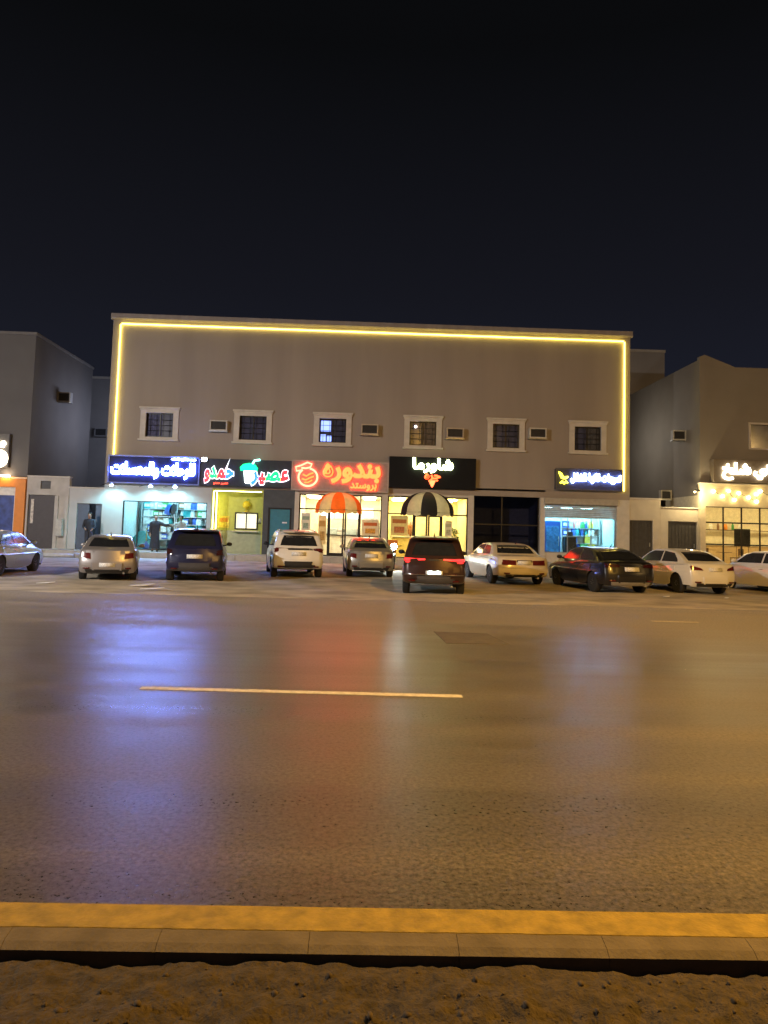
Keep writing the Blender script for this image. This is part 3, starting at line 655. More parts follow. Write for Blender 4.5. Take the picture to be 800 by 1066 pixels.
# 2 juice bar
slate2 = mat('slate_board', (.045, .052, .075), .6, spec=.2)
t = board('dark grey juice bar sign with letters in red, green and blue around a cup', -8.12, -3.62, 3.70, 5.06, slate2)
rimw = emit('white_halo', (.85, .92, 1.), 1.2)
cR = emit('red_letter', (1., .02, .03), 1.6); cG = emit('green_letter', (.0, .75, .12), 1.5); cB = emit('blue_letter', (.02, .14, .95), 1.6)
def coloured(word, x0, x1, z0, z1, cols, y):
    gl = shape(word)
    meas = []; cx = 0
    for ch in gl[::-1]:
        me = text_mesh(ch, .0, .02); xs = [v.co.x for v in me.vertices]; meas.append((ch, min(xs), max(xs))); bpy.data.meshes.remove(me)
    # lay the glyphs side by side, slightly apart, each a letter with its own colour and white rim
    tot = sum(m_[2]-m_[1] for m_ in meas)+.06*(len(meas)-1); sc_ = (x1-x0)/tot; cx = x0
    out = []
    for (ch, a, c), col in zip(meas, cols[::-1]):
        wd = (c-a)*sc_
        me = text_mesh(ch, .10, .03); me2 = text_mesh(ch, .055, .03)
        for mm, d in ((me, .03), (me2, .09)):
            for v in mm.vertices: v.co = (cx+(v.co.x-a)*sc_, y-d+.02*v.co.z, z0+(v.co.y+.22)*(z1-z0))
        b = MB(); b.add_mesh(me); L1 = b.build('letter', rimw, t)
        b = MB(); b.add_mesh(me2); b.build('letter_face', col, L1)
        cx += wd+.06*sc_
coloured('عصير', -5.55, -3.78, 3.86, 4.86, (cR, cG, cR, cB), YF-.33)
coloured('حمدو', -7.86, -6.5, 3.92, 4.90, (cB, cR, cG, cR), YF-.33)
cup = MB().prism([(-5.98, 4.55), (-5.90, 3.92), (-5.84, 3.87), (-5.50, 3.87), (-5.44, 3.92), (-5.36, 4.55)], 'y', YF-.40, YF-.304); cup.build('cup', emit('white_cup', (.75, .95, .9), 2.6), t)
MB().prism([(-6.12, 4.50), (-6.15, 4.66), (-6.0, 4.82), (-5.7, 4.88), (-5.4, 4.80), (-5.28, 4.64), (-5.32, 4.50)], 'y', YF-.44, YF-.306).build('cup_lid', emit('green_lid', (.0, .8, .25), 1.6), t)
MB().tube([(-5.55, YF-.38, 4.84), (-5.45, YF-.38, 5.02), (-5.18, YF-.38, 5.06)], .05, 8).build('straw', emit('mint_straw', (.3, 1., .8), 3), t)
b = MB()
for i in range(3): b.tube([(-5.80+.05*i, YF-.415, 4.36-.14*i), (-5.68+.03*i, YF-.415, 4.30-.14*i), (-5.56, YF-.415, 4.37-.14*i)], .018, 6)
b.build('cup_mark', mat('cup_mark_ink', (.02, .25, .3), .5), t)
arabic('عصير حمدو', -7.45, -6.72, 3.76, 3.90, YF-.305, .03).build('lettering', emit('red_small', (1, .08, .04), 1.6), t)
fl = thing('flood_lamp', 'small white floodlight glaring at the upper left corner of the juice sign', 'lamp', (-7.93, YF-.32, 4.98))
MB().box(-.14, .14, -.12, 0, -.09, .12, .02).build('housing', grey_al, fl); MB().box(-.12, .12, -.135, -.122, -.07, .10).build('lens', emit('flood_lens', (.7, .95, 1.), 22), fl); MB().box(-.02, .02, -.02, .315, -.13, -.095).build('bracket', grey_al, fl)
# 3 orange letters on grey
t = board('grey shop sign with glowing orange Arabic letters and a tomato drawn in light', -3.58, 1.22, 3.63, 5.10, mat('taupe_board', (.33, .29, .275), .6), fm=mat('taupe_frame', (.42, .38, .36), .5))
neon = emit('orange_letters', (1., .036, .008), ORG); neon2 = emit('pale_neon', (1., .085, .045), ORG*.8)
arabic('بندوره', -2.06, .84, 4.0, 5.02, YF-.335, .05).build('lettering', neon, t)
arabic('بروستد', -.68, .66, 3.66, 4.06, YF-.335, .04).build('lettering', neon, t)
b = MB(); cx, cz, y = -2.78, 4.27, YF-.36
b.tube([(cx+.46*math.cos(a)*1.02, y, cz+.44*math.sin(a)) for a in [R(125)+i*R(315)/28 for i in range(29)]], .048, 8)
b.tube([(cx-.30, y, cz+.34), (cx-.58, y, cz+.30), (cx-.62, y, cz+.50), (cx-.36, y, cz+.58), (cx-.05, y, cz+.74), (cx+.18, y, cz+.66), (cx+.10, y, cz+.50), (cx-.12, y, cz+.44), (cx-.34, y, cz+.46)], .042, 8)
b.build('logo_outline', neon2, t)
b = MB()
b.tube([(cx-.26, y, cz+.14), (cx-.08, y, cz+.05), (cx+.08, y, cz+.16), (cx+.26, y, cz+.22)], .04, 8); b.tube([(cx-.30, y, cz-.08), (cx-.10, y, cz-.14), (cx+.12, y, cz-.02), (cx+.30, y, cz+.05)], .04, 8); b.tube([(cx-.18, y, cz-.26), (cx+.02, y, cz-.26), (cx+.22, y, cz-.14)], .035, 8)
b.build('logo_mark', neon, t)
# 4 black board
t = board('black shop sign with white green-glowing word above an orange cone', 1.26, 5.62, 3.90, 5.46, mat('black_board', (.007, .009, .014), .6, spec=.15))
arabic('شاورما', 2.42, 4.46, 4.66, 5.42, YF-.36, .05).build('lettering', emit('lime_white_letters', (.85, .95, .40), 8.), t)
b = arabic('جره', 3.02, 3.84, 4.22, 4.66, YF-.335, .045); b.build('lettering', emit('amber_letters', (1., .07, .018), 3.5), t)
MB().prism([(3.24, 4.30), (3.60, 4.30), (3.48, 4.02), (3.42, 3.94), (3.36, 4.02)], 'y', YF-.36, YF-.306).build('cone', emit('amber_cone', (1., .15, .05), 2.4), t)
# 5 grocery
t = board('small dark blue shop sign with yellow emblem above the half open roller shutter', 9.66, 13.02, 4.05, 5.10, mat('navy_board', (.03, .035, .085), .45), fm=mat('navy_frame', (.08, .08, .12), .5))
arabic('تموينات فاكهة الشلال', 10.40, 12.94, 4.38, 4.90, YF-.335, .04).build('lettering', emit('cool_letters_small', (.45, .62, 1.), 20.), t)
yl = emit('yellow_emblem', (1., .85, .05), 3.0)
b = MB(); b.tube([(9.78, YF-.36, 4.93), (9.88, YF-.36, 4.82), (9.96, YF-.36, 4.66), (10.10, YF-.36, 4.62), (10.26, YF-.36, 4.70)], [.03, .075, .085, .08, .03], 8)
b.tube([(9.86, YF-.36, 4.36), (9.96, YF-.36, 4.44), (10.06, YF-.36, 4.36), (10.16, YF-.36, 4.44), (10.24, YF-.36, 4.36)], [.035, .075, .06, .075, .035], 8); b.build('emblem', yl, t)
# right neighbour
t = board('bronze shop sign with white script letters above the string lights at the right edge', 17.62, 24.0, 4.66, 5.82, mat('bronze_board', (.16, .13, .10), .5), y0=YF-.45, y1=YF+.01)
arabic('شاي', 19.62, 21.2, 4.82, 5.58, YF-.5, .05).build('lettering', emit('warm_white_letters', (1., .88, .62), 4.5), t)
arabic('شلخ', 18.02, 19.5, 4.76, 5.66, YF-.5, .05).build('lettering', emit('warm_white_letters', (1., .88, .62), 4.5), t)
# left neighbour
t = board('dark board with white letters and a round lamp over the orange shop', -21.6, -17.6, 4.3, 6.0, mat('charcoal_board', (.10, .09, .085), .5), y0=YF-.25)
arabic('بقالة', -19.6, -17.72, 5.28, 5.78, YF-.29, .05).build('lettering', emit('warm_white_letters', (1., .88, .62), 6), t)
MB().lathe([(.05, -.12), (.40, -.10), (.44, -.04), (.44, 0)], (-18.05, YF-.255, 4.74), 'y', 24).build('round_lamp', emit('round_lamp', (1., .88, .62), 7), t)

# string lights on the right fascia
sl_ = thing('string_light', 'string of warm round bulbs hung across the cream fascia of the right shop', 'string lights', (20, YF-.3, 4.1), world=True)
bl_m = emit('festoon_bulb', (1., .82, .36), 9); wire = []
for k, (px, pz) in enumerate(((17.65, 4.18), (18.12, 3.95), (18.42, 4.22), (18.95, 4.12), (18.72, 3.78), (19.45, 3.92), (19.85, 4.10), (19.85, 3.72), (20.05, 4.25), (20.7, 3.95), (21.2, 4.2))):
    MB().ball((px, YF-.36, pz), .085, 2).build('bulb', bl_m, sl_); wire.append((px, pz))
b = MB(); wire.sort(); pts = []
for (a, c) in zip(wire[:-1], wire[1:]):
    for i in range(5): pts.append((a[0]+(c[0]-a[0])*i/5, YF-.33, a[1]+.1+(c[1]-a[1])*i/5-.1*math.sin(math.pi*i/5)))
b.tube(pts, .012, 5); b.build('wire', dark_al, sl_)
lamp('lamp_light', 'AREA', FEST, (1., .78, .36), sl_, (20.2, YF-.75, 4.0), shape='RECTANGLE', size=5., size_y=.5, rot=(R(-90), 0, 0))

# ------------------------------------------------------------------ awnings: a half dome of gores with scalloped valance
def awning(x0, x1, z0, z1, cols, label, ngore, out=1.15):
    t = thing('awning', label, 'awning', ((x0+x1)/2, YF-.02, z0), 0)
    w2 = (x1-x0)/2; h = z1-z0; nu = ngore*6; nv = 8
    b = MB(); G = []
    for j in range(nv+1):
        v = j/nv*math.pi/2; row = []
        for i in range(nu+1):
            a = math.pi*i/nu
            bulge = 1+.03*math.sin(math.pi*(i % 6)/6)
            row.append(b.bm.verts.new((-w2*math.cos(a)*math.cos(v*.94)*bulge, -out*math.sin(a)*math.cos(v*.94)*bulge, h*math.sin(v))))
        G.append(row)
    for j in range(nv):
        for i in range(nu):
            f = b.bm.faces.new((G[j][i], G[j][i+1], G[j+1][i+1], G[j+1][i])); f.material_index = (i//6) % 2; f.smooth = True
    b.build('canopy', cols, t)
    b = MB()
    top = []; bot = []
    for i in range(nu*2+1):
        a = math.pi*i/(nu*2); p = (-w2*math.cos(a)*1.01, -out*math.sin(a)*1.01)
        top.append(b.bm.verts.new((p[0], p[1], .0))); bot.append(b.bm.verts.new((p[0]*1.01, p[1]*1.01, -.12-.07*abs(math.sin(math.pi*i/6)))))
    for i in range(nu*2):
        f = b.bm.faces.new((top[i], top[i+1], bot[i+1], bot[i])); f.material_index = (i//12) % 2
    b.build('valance', cols, t)
    b = MB(); b.tube([(-w2*math.cos(math.pi*i/24), -out*math.sin(math.pi*i/24), .0) for i in range(25)], .018, 6)
    for a in (45, 90, 135): b.tube([(-w2*math.cos(R(a)), -out*math.sin(R(a)), 0), (-w2*.4*math.cos(R(a)), -.02, h*.5)], .014, 6)
    b.build('awning_frame', dark_al, t)
    lamp('lamp_light', 'POINT', AWN, (1., .8, .45), t, (0, -.4, .18), shadow_soft_size=.12)
    MB().ball((0, -.4, .18), .07, 2).tube([(0, -.4, .24), (0, -.06, .3)], .012, 6).build('bulb', emit('awning_bulb', (1, .85, .5), 12), t)
    return t
def cloth(name, col, tr=.35):
    m = mat(name, col, .8, var=.1, scale=5); nt = m.node_tree; b = nt.nodes['Principled BSDF']; out = nt.nodes['Material Output']
    tl = nt.nodes.new('ShaderNodeBsdfTranslucent'); mx = nt.nodes.new('ShaderNodeMixShader'); mx.inputs[0].default_value = tr
    nt.links.new(b.inputs['Base Color'].links[0].from_socket, tl.inputs[0]); nt.links.new(b.outputs[0], mx.inputs[1]); nt.links.new(tl.outputs[0], mx.inputs[2]); nt.links.new(mx.outputs[0], out.inputs['Surface']); return m
awning(-2.36, -.06, 2.68, 3.58, [cloth('orange_cloth', (.85, .16, .02), .5), cloth('cream_cloth', (.7, .56, .3), .5)], 'rounded orange and cream striped awning over the shop door', 5)
awning(1.92, 4.55, 2.68, 3.72, [cloth('black_cloth', (.015, .015, .017), .1), cloth('white_cloth', (.5, .5, .42), .5)], 'rounded black and white striped awning over the shop door', 5)

# ------------------------------------------------------------------ what stands inside the shops
steel = mat('steel_shelf', (.6, .62, .62), .4, .5)
PAL = {'white': (.8, .82, .82), 'teal': (.04, .35, .38), 'blue': (.04, .12, .5), 'red': (.6, .04, .04), 'yellow': (.75, .55, .06), 'green': (.06, .35, .1), 'black': (.03, .03, .035), 'brown': (.25, .14, .07), 'grey': (.4, .42, .44), 'orange': (.75, .28, .03)}
PM = {k: mat('pack_'+k, v, .5, var=.25, scale=9) for k, v in PAL.items()}
PROTO = {}
def pack(kind, c):
    if (kind, c) in PROTO: return PROTO[(kind, c)]
    b = MB()
    if kind == 'box': b.box(-.14, .14, -.1, .1, 0, .28, .012); b.box(-.10, .10, -.106, -.101, .08, .20, mi=1)
    elif kind == 'jar': b.lathe([(.09, 0), (.1, .02), (.1, .20), (.07, .24), (.075, .25), (.075, .29), (.05, .295)], seg=12)
    elif kind == 'bottle': b.lathe([(.06, 0), (.065, .02), (.065, .22), (.025, .30), (.025, .36), (.02, .365)], seg=10)
    else:
        b.prism([(-.16, 0), (.16, 0), (.18, .04), (.17, .30), (.10, .36), (-.1, .36), (-.17, .30), (-.18, .04)], 'y', -.06, .06)
    me = bpy.data.meshes.new(kind); bmesh.ops.recalc_face_normals(b.bm, faces=b.bm.faces); b.bm.to_mesh(me); b.bm.free(); me.materials.append(PM[c]); me.materials.append(PM['white'])
    PROTO[(kind, c)] = me; return me
NAMES = {'box': ('goods_box', 'box'), 'jar': ('goods_jar', 'jar'), 'bottle': ('goods_bottle', 'bottle'), 'bag': ('goods_bag', 'bag')}
def put(kind, c, x, y, z, where, s=1., rz=0.):
    n, cat = NAMES[kind]; o = bpy.data.objects.new(n, pack(kind, c)); COL.objects.link(o); o.location = (x, y, z); o.scale = (s, s, s); o.rotation_euler.z = rz
    return tag(o, '%s %s %s' % (c, cat, where), cat, 'goods '+where)
def shelving(x0, x1, y, zs, label, nm='shelf_unit', ztop=None):
    t = thing(nm, label, 'shelves', ((x0+x1)/2, y, PV+.01), world=True); zt = ztop or zs[-1]+.55
    for x in (x0, x1): MB().box(x-.02, x+.02, y-.2, y+.2, PV+.012, zt).build('upright', steel, t)
    MB().box(x0+.022, x1-.022, y+.18, y+.20, PV+.012, zt).build('back_panel', mat('shelf_back', (.6, .64, .64), .6), t)
    for z in zs: MB().box(x0+.022, x1-.022, y-.2, y+.178, z-.03, z-.001).build('shelf', steel, t)
    return t
rnd = random.Random(4)
def stock(x0, x1, y, zs, where, kinds, cols, step=.42):
    for z in zs:
        x = x0+.25
        while x < x1-.2:
            if rnd.random() < .93: put(rnd.choice(kinds), rnd.choice(cols), x, y-.04, z, where, rnd.uniform(1., 1.4), rnd.uniform(-.2, .2))
            x += step*rnd.uniform(.8, 1.2)
# camping and hookah shop
Z1 = (.55, .95, 1.35, 1.75, 2.15, 2.55)
for (a, c, lb, wh) in ((-11.7, -9.95, 'left hand tall shelf unit crammed with goods at the back of the bright cyan shop', 'on the left shelves of the bright cyan shop'), (-9.85, -7.95, 'right hand tall shelf unit crammed with goods at the back of the bright cyan shop', 'on the right shelves of the bright cyan shop')):
    shelving(a, c, YF+2.7, Z1, lb); stock(a, c, YF+2.7, Z1, wh, ('box', 'bag', 'jar', 'box'), ('white', 'white', 'teal', 'grey', 'blue', 'white', 'black', 'brown', 'green'), .235)
hk = thing('water_pipe', 'tall glass water pipe standing in the window of the bright cyan shop', 'water pipe', (-10.9, YF+.75, .46))
MB().lathe([(.12, 0), (.17, .05), (.16, .2), (.06, .34), (.03, .4)], seg=14).build('base', mat('blue_vase', (.03, .12, .5), .2), hk); MB().lathe([(.02, .4), (.035, .5), (.02, .6), (.035, .75), (.015, .95), (.05, 1.0), (.06, 1.05), (.02, 1.06)], seg=12).build('stem', mat('brass', (.6, .45, .15), .3, .9), hk)
MB().tube([(.02, 0, .42), (.2, -.05, .5), (.28, -.05, .3), (.2, -.02, .08), (.32, -.02, .02)], .014, 6).build('hose', PM['black'], hk)
b = MB()
b.prism([(-.55, 0), (.55, 0), (.5, .5), (.1, .98), (-.1, .98), (-.5, .5)], 'y', -.12, .12); tb = b.build('folded_tent', PM['teal'], loc=(0, 0, 0)); tb.location = (-11.35, YF+1.5, PV+.01); tag(tb, 'bulky teal folded tent heaped behind the glass at the left of the cyan shop', 'tent')
for k, (x, z, c) in enumerate(((-10.15, 2.25, 'blue'), (-9.9, 2.3, 'black'))):
    o = tag(MB().prism([(-.14, 0), (.14, 0), (.17, .25), (.1, .52), (-.1, .52), (-.17, .25)], 'y', -.08, .08).tube([(-.07, 0, .52), (0, 0, .66), (.07, 0, .52)], .012, 6).build('hanging_bag', PM[c], loc=(0, 0, 0)), '%s bag hung high in the middle of the cyan shop' % c, 'bag'); o.location = (x, YF+1.6, z); o.rotation_euler.y = .3
ct = thing('shop_counter', 'white counter with dark top inside the bright cyan shop', 'counter', (-8.7, YF+1.5, PV+.01)); MB().box(-.7, .7, -.25, .25, 0, .95).build('body', PM['white'], ct); MB().box(-.74, .74, -.29, .29, .954, 1.0, .01).build('top', PM['black'], ct)
# juice niche
lc = thing('counter_ornament', 'yellow fruit shaped ornament standing over the juice bar hatch', 'ornament', (-5.98, YF+1.0, 2.47)); MB().lathe([(.10, 0), (.12, .03), (.03, .08), (.03, .16), (.16, .24), (.2, .38), (.14, .52), (.03, .58)], seg=14).build('body', mat('lemon', (.8, .65, .05), .5), lc); MB().tube([(0, 0, .56), (.05, 0, .66), (.14, 0, .68)], .02, 6).build('leaf', PM['green'], lc); MB().box(-.2, .2, -.15, .2, -.008, -.002).build('foot', PM['white'], lc)
for k, (x, c) in enumerate(((-7.25, 'yellow'),)):
    p = thing('notice_board', 'yellow price notice on the wall of the lime green niche', 'notice', (x+.12, YF+1.17, 1.9)); MB().box(-.28, .28, 0, .025, -.25, .35).build('board', mat('yellow_notice', (.8, .6, .1), .6, var=.4, scale=7), p); MB().box(-.22, .22, -.008, -.002, .05, .25).build('panel', mat('orange_notice', (.7, .3, .05), .6), p)
bas = thing('wall_shelf', 'small black wall shelf with a grey pot in the lime green niche', 'shelf', (-5.2, YF+.85, 1.9)); MB().box(-.2, .14, -.15, .15, 0, .04).build('shelf', PM['black'], bas); MB().lathe([(.08, .05), (.12, .1), (.1, .24), (.03, .3)], seg=12).build('pot', PM['grey'], bas)
# broast shop
c3 = thing('shop_counter', 'long white serving counter inside the shop under the orange awning', 'counter', (-.7, YF+3.0, PV+.01)); MB().box(-1.6, 1.5, -.3, .3, 0, 1.0).build('body', mat('cream_counter', (.75, .7, .6), .4), c3); MB().box(-1.65, 1.55, -.36, .34, 1.004, 1.06, .01).build('top', PM['black'], c3)
for x in (-1.0, .2): MB().box(x-.35, x+.35, -.2, .2, 1.065, 1.4, .03).build('display_case', mat('glass_case', (.5, .6, .62), .15), c3)
m3 = thing('menu_board', 'row of lit menu panels on the back wall of the orange awning shop', 'menu', (-.9, YF+4.6, 2.35))
for i in range(4): MB().box(-1.4+i*.75, -.75+i*.75, 0, .06, 0, .6).build('panel', emit('menu_panel_%d' % (i % 2), ((.8, .9, 1.), (1., .75, .4))[i % 2], 1.2), m3)
oven = thing('fryer', 'steel pressure fryer behind the counter of the orange awning shop', 'fryer', (-1.2, YF+4.2, PV+.01)); MB().box(-.4, .4, -.3, .3, 0, 1.2, .02).build('body', steel, oven); MB().lathe([(.25, 1.2), (.26, 1.32), (.1, 1.4), (.03, 1.45)], seg=14).build('lid', grey_al, oven)
f3 = thing('drinks_fridge', 'upright drinks fridge with glass door inside the orange awning shop', 'fridge', (.45, YF+4.1, PV+.01)); MB().holed(-.4, .4, 0, 2.0, -.3, -.24, [(-.32, .32, .2, 1.8)]).box(-.4, .4, -.236, .3, 0, 2.0).build('cabinet', PM['grey'], f3); MB().box(-.31, .31, -.29, -.27, .21, 1.79).build('pane', pane_m, f3)
def poster(x0, x1, z0, z1, y, label, c1, c2, c3_=None):
    t = thing('poster', label, 'poster', ((x0+x1)/2, y, z0)); w2 = (x1-x0)/2; h = z1-z0
    MB().box(-w2, w2, 0, .012, 0, h).build('sheet', mat('sheet_%s' % label[:14], c1, .6, var=.15, scale=6), t)
    MB().box(-w2*.8, w2*.8, -.006, -.001, h*.62, h*.82).build('headline', mat('head_%s' % label[:14], c2, .6), t)
    MB().box(-w2*.6, w2*.6, -.006, -.001, h*.14, h*.45).build('picture', mat('pict_%s' % label[:14], c3_ or c2, .6, var=.5, scale=12), t)
poster(-.02, .82, 1.45, 2.25, YF+.02, 'cream poster with orange heading on the glass right of the orange shop door', (.85, .75, .5), (.6, .15, .03), (.8, .35, .05))
poster(-2.2, -1.8, .95, 2.4, YF+.02, 'tall yellow poster on the glass left of the orange shop door', (.82, .68, .32), (.5, .3, .08))
poster(-3.05, -2.62, 1.6, 2.5, YF+.02, 'small pale poster at the left edge of the orange awning shop', (.78, .74, .6), (.3, .4, .3))
poster(1.42, 2.28, 1.5, 2.5, YF+.02, 'yellow food poster on the left pane of the black awning shop', (.85, .72, .28), (.5, .18, .04), (.55, .2, .06))
poster(4.15, 4.5, 1.5, 2.3, YF+.02, 'pale striped poster on the right pane of the black awning shop', (.8, .78, .55), (.5, .5, .3))
# shawarma shop
c4 = thing('shop_counter', 'yellow tiled counter inside the shop under the black and white awning', 'counter', (3.1, YF+2.9, PV+.01)); MB().box(-1.5, 1.1, -.3, .3, 0, 1.0).build('body', mat('mustard_counter', (.7, .55, .2), .5), c4); MB().box(-1.55, 1.15, -.36, .34, 1.004, 1.06, .01).build('top', PM['grey'], c4)
sp = thing('shawarma_spit', 'upright meat spit on the counter of the black awning shop', 'spit', (2.6, YF+2.9, PV+1.08)); MB().lathe([(.03, 0), (.06, .08), (.12, .12), (.22, .55), (.18, .62), (.02, .66), (.02, .8)], seg=16).build('meat', mat('roast_meat', (.35, .14, .05), .6, var=.4, scale=20), sp); MB().box(-.2, .2, .22, .26, 0, .8).build('grill', steel, sp)
pl = thing('potted_plant', 'tall leafy plant behind the right pane of the black awning shop', 'plant', (4.72, YF+.75, PV+.01)); MB().lathe([(.16, 0), (.22, .4), (.24, .42), (.2, .42)], seg=16).build('pot', PM['white'], pl)
MB().tube([(0, 0, .35), (.03, 0, .8), (-.02, .02, 1.3)], [.03, .025, .015], 7).build('stem', PM['brown'], pl)
b = MB(); rp_ = random.Random(2)
for i in range(90):
    a = rp_.uniform(0, 6.28); h = rp_.uniform(.6, 1.5); l = rp_.uniform(.2, .42); dr = Vector((math.cos(a), math.sin(a), rp_.uniform(.1, .9))).normalized(); s0 = Vector((0, 0, h)); sd = dr.cross(Vector((0, 0, 1))).normalized()*.045
    p1 = s0+dr*l*.5; p2 = s0+dr*l-Vector((0, 0, l*.25)); vs = [b.bm.verts.new(q) for q in (s0, p1+sd, p2, p1-sd)]; b.bm.faces.new(vs)
b.build('foliage', mat('leaf', (.10, .22, .03), .5, var=.4, scale=12), pl)
# dark shop: reflected nothing built; stacked chairs inside stay unseen
# grocery
shelving(10.65, 12.7, YF+2.5, (.5, .95, 1.36, 1.76, 2.16), 'shelf unit packed with groceries at the back of the half shuttered shop'); stock(10.65, 12.7, YF+2.5, (.5, .95, 1.36, 1.76, 2.16), 'on the shelves of the half shuttered shop', ('box', 'bottle', 'jar', 'bag'), ('white', 'yellow', 'blue', 'green', 'red', 'white', 'grey', 'teal'), .24)
fr = thing('drinks_fridge', 'blue drinks fridge at the left of the half shuttered shop', 'fridge', (9.95, YF+1.7, PV+.01)); MB().box(-.42, .42, -.3, .3, 0, 2.1, .02).build('cabinet', mat('fridge_blue', (.03, .14, .6), .4), fr); MB().box(-.34, .34, -.33, -.305, .25, 1.85).build('door', mat('fridge_door', (.08, .3, .75), .2, var=.3, scale=8), fr); MB().tube([(.3, -.36, .8), (.3, -.36, 1.3)], .015, 6).build('handle', steel, fr)
fz = thing('cash_desk', 'dark cash desk standing behind the glass of the half shuttered shop', 'desk', (10.72, YF+.95, PV+.01)); MB().box(-.28, .28, -.25, .25, 0, 1.28, .015).build('body', PM['black'], fz); MB().box(-.32, .32, -.3, .28, 1.284, 1.33, .01).build('top', PM['grey'], fz); MB().box(-.15, .15, -.05, .05, 1.335, 1.55, .01).build('screen', PM['black'], fz)
# tea shop
tm = mat('walnut', (.16, .09, .045), .5, var=.3, scale=8)
def table_set(x, y, lab):
    t = thing('round_table', 'round wooden table '+lab, 'table', (x, y, PV+.01), 0, 'tables in the tea shop'); MB().lathe([(.02, .70), (.40, .70), (.41, .715), (.40, .73), (.02, .73)], seg=20).build('table_top', tm, t); MB().lathe([(.24, 0), (.24, .02), (.03, .06), (.03, .695)], seg=14).build('leg', PM['black'], t)
chp = None
def chair(x, y, rz, lab):
    global chp
    if chp is None:
        chp = thing('chair', '', 'chair', (0, 0, 0), 0, 'chairs in the tea shop'); MB().box(-.22, .22, -.22, .22, .43, .47, .015).build('seat', tm, chp); MB().box(-.22, .22, .20, .24, .58, .92, .015).build('backrest', tm, chp)
        for sx_ in (-.19, .19):
            MB().tube([(sx_, -.19, 0), (sx_, -.19, .43)], .016, 6).build('leg', PM['black'], chp); MB().tube([(sx_, .2, 0), (sx_, .2, .43), (sx_, .23, .9)], .016, 6).build('leg', PM['black'], chp)
        c = chp
    else: c = copy_tree(chp)
    c.location = (x, y, PV+.01); c.rotation_euler.z = rz; c['label'] = lab
table_set(18.9, YF+1.2, 'behind the glass at the left of the tea shop'); table_set(20.9, YF+1.5, 'at the right edge of the photo in the tea shop')
chair(18.2, YF+1.2, R(90), 'dark wooden chair left of the leftmost tea shop table'); chair(19.6, YF+1.3, R(-90), 'dark wooden chair right of the leftmost tea shop table'); chair(20.2, YF+1.5, R(90), 'dark wooden chair left of the table at the right edge')
bs = thing('menu_stand', 'dark slate menu board on an easel in the tea shop window', 'menu stand', (19.55, YF+.55, PV+.01)); MB().box(-.42, .42, -.02, .02, 1.05, 1.95, .01).build('board', mat('blackboard', (.05, .055, .05), .6, var=.3), bs)
for sx_ in (-.3, .3): MB().tube([(sx_*1.2, -.1, 0), (sx_, .0, 1.05)], .015, 6).build('leg', tm, bs)
MB().tube([(0, .4, 0), (0, .02, 1.5)], .015, 6).build('leg', tm, bs)
bt = thing('tea_counter', 'pale counter with shelves of jars along the back of the tea shop', 'counter', (19.8, YF+3.8, PV+.01)); MB().box(-2.2, 4, -.3, .3, 0, 1.05).build('body', mat('oak_counter', (.5, .36, .2), .5), bt); MB().box(-2.25, 4.05, -.35, .35, 1.054, 1.1, .01).build('top', PM['white'], bt); MB().box(-2.2, 4, .3, .55, 1.9, 1.94).build('shelf', tm, bt)
for i in range(9): put(('jar', 'bottle')[i % 2], ('white', 'brown', 'orange', 'green')[i % 4], 17.9+i*.42, YF+4.2, PV+1.954, 'on the wall shelf of the tea shop', 1.1)
# orange shop
shelving(-20.6, -18.5, YF+2.6, (.55, 1.05, 1.55, 2.05), 'shelf unit of snacks inside the orange fronted shop'); stock(-20.6, -18.5, YF+2.6, (.55, 1.05, 1.55, 2.05), 'on the shelves of the orange fronted shop', ('box', 'bag', 'jar'), ('yellow', 'red', 'white', 'green', 'orange'), .36)

# litter on the lot
cb = mat('scrap_card', (.72, .72, .70), .8, var=.1)
def scrap(px, py, s, rz, lab):
    b = MB(); b.prism([(-.34*s, -.16*s), (.1*s, -.2*s), (.36*s, -.05*s), (.3*s, .16*s), (-.2*s, .2*s)], 'z', 0, .012)
    for v in b.bm.verts: v.co.z += .05*s*max(0, v.co.x/(.36*s))
    o = b.build('cardboard_scrap', cb, loc=(0, 0, 0)); o.location = (px, py, lot_z(py)+.05); o.rotation_euler.z = rz; tag(o, lab, 'litter', 'litter on the lot')
scrap(-6.2, 22.2, 1., .3, 'bent white cardboard scrap on the lot between the silver sedan and the navy car'); scrap(-5.6, 21.1, .9, -.2, 'flat white cardboard scrap nearest the road'); scrap(-8.9, 22.2, .7, .1, 'small white scrap on the lot left of the silver sedan'); scrap(9.3, 23.3, .35, .5, 'tiny pale scrap on the sand behind the black sedan'); scrap(11.2, 23.4, .3, .9, 'tiny pale scrap on the sand behind the white compact sedan')
pp = tag(MB().tube([(-.75, 0, 0), (.75, .1, 0)], .09, 12).build('pipe', mat('pvc_pipe', (.5, .52, .55), .5), loc=(0, 0, 0)), 'grey plastic pipe lying by the wall left of the silver sedan', 'pipe'); pp.location = (-13.9, 35.6, lot_z(35.6)+.12)
for k, (x, y, s) in enumerate(((-14.9, 35.4, .3), (-13.1, 35.9, .22), (-12.6, 35.3, .18))):
    b = MB(); b.ball((0, 0, 0), s, 2, (1.2, .9, .7))
    for v in b.bm.verts: v.co += s*.25*noise.noise_vector(v.co*3+Vector((k*7, 0, 0)))
    o = b.build('rubble_lump', mat('rubble', (.35, .33, .30), .9, var=.2), loc=(0, 0, 0)); o.location = (x, y, lot_z(y)+s*.4); tag(o, ('large rubble lump at the foot of the beige wall', 'middle sized rubble lump beside the grey pipe', 'smallest rubble lump right of the grey pipe')[k], 'rubble', 'rubble by the wall')
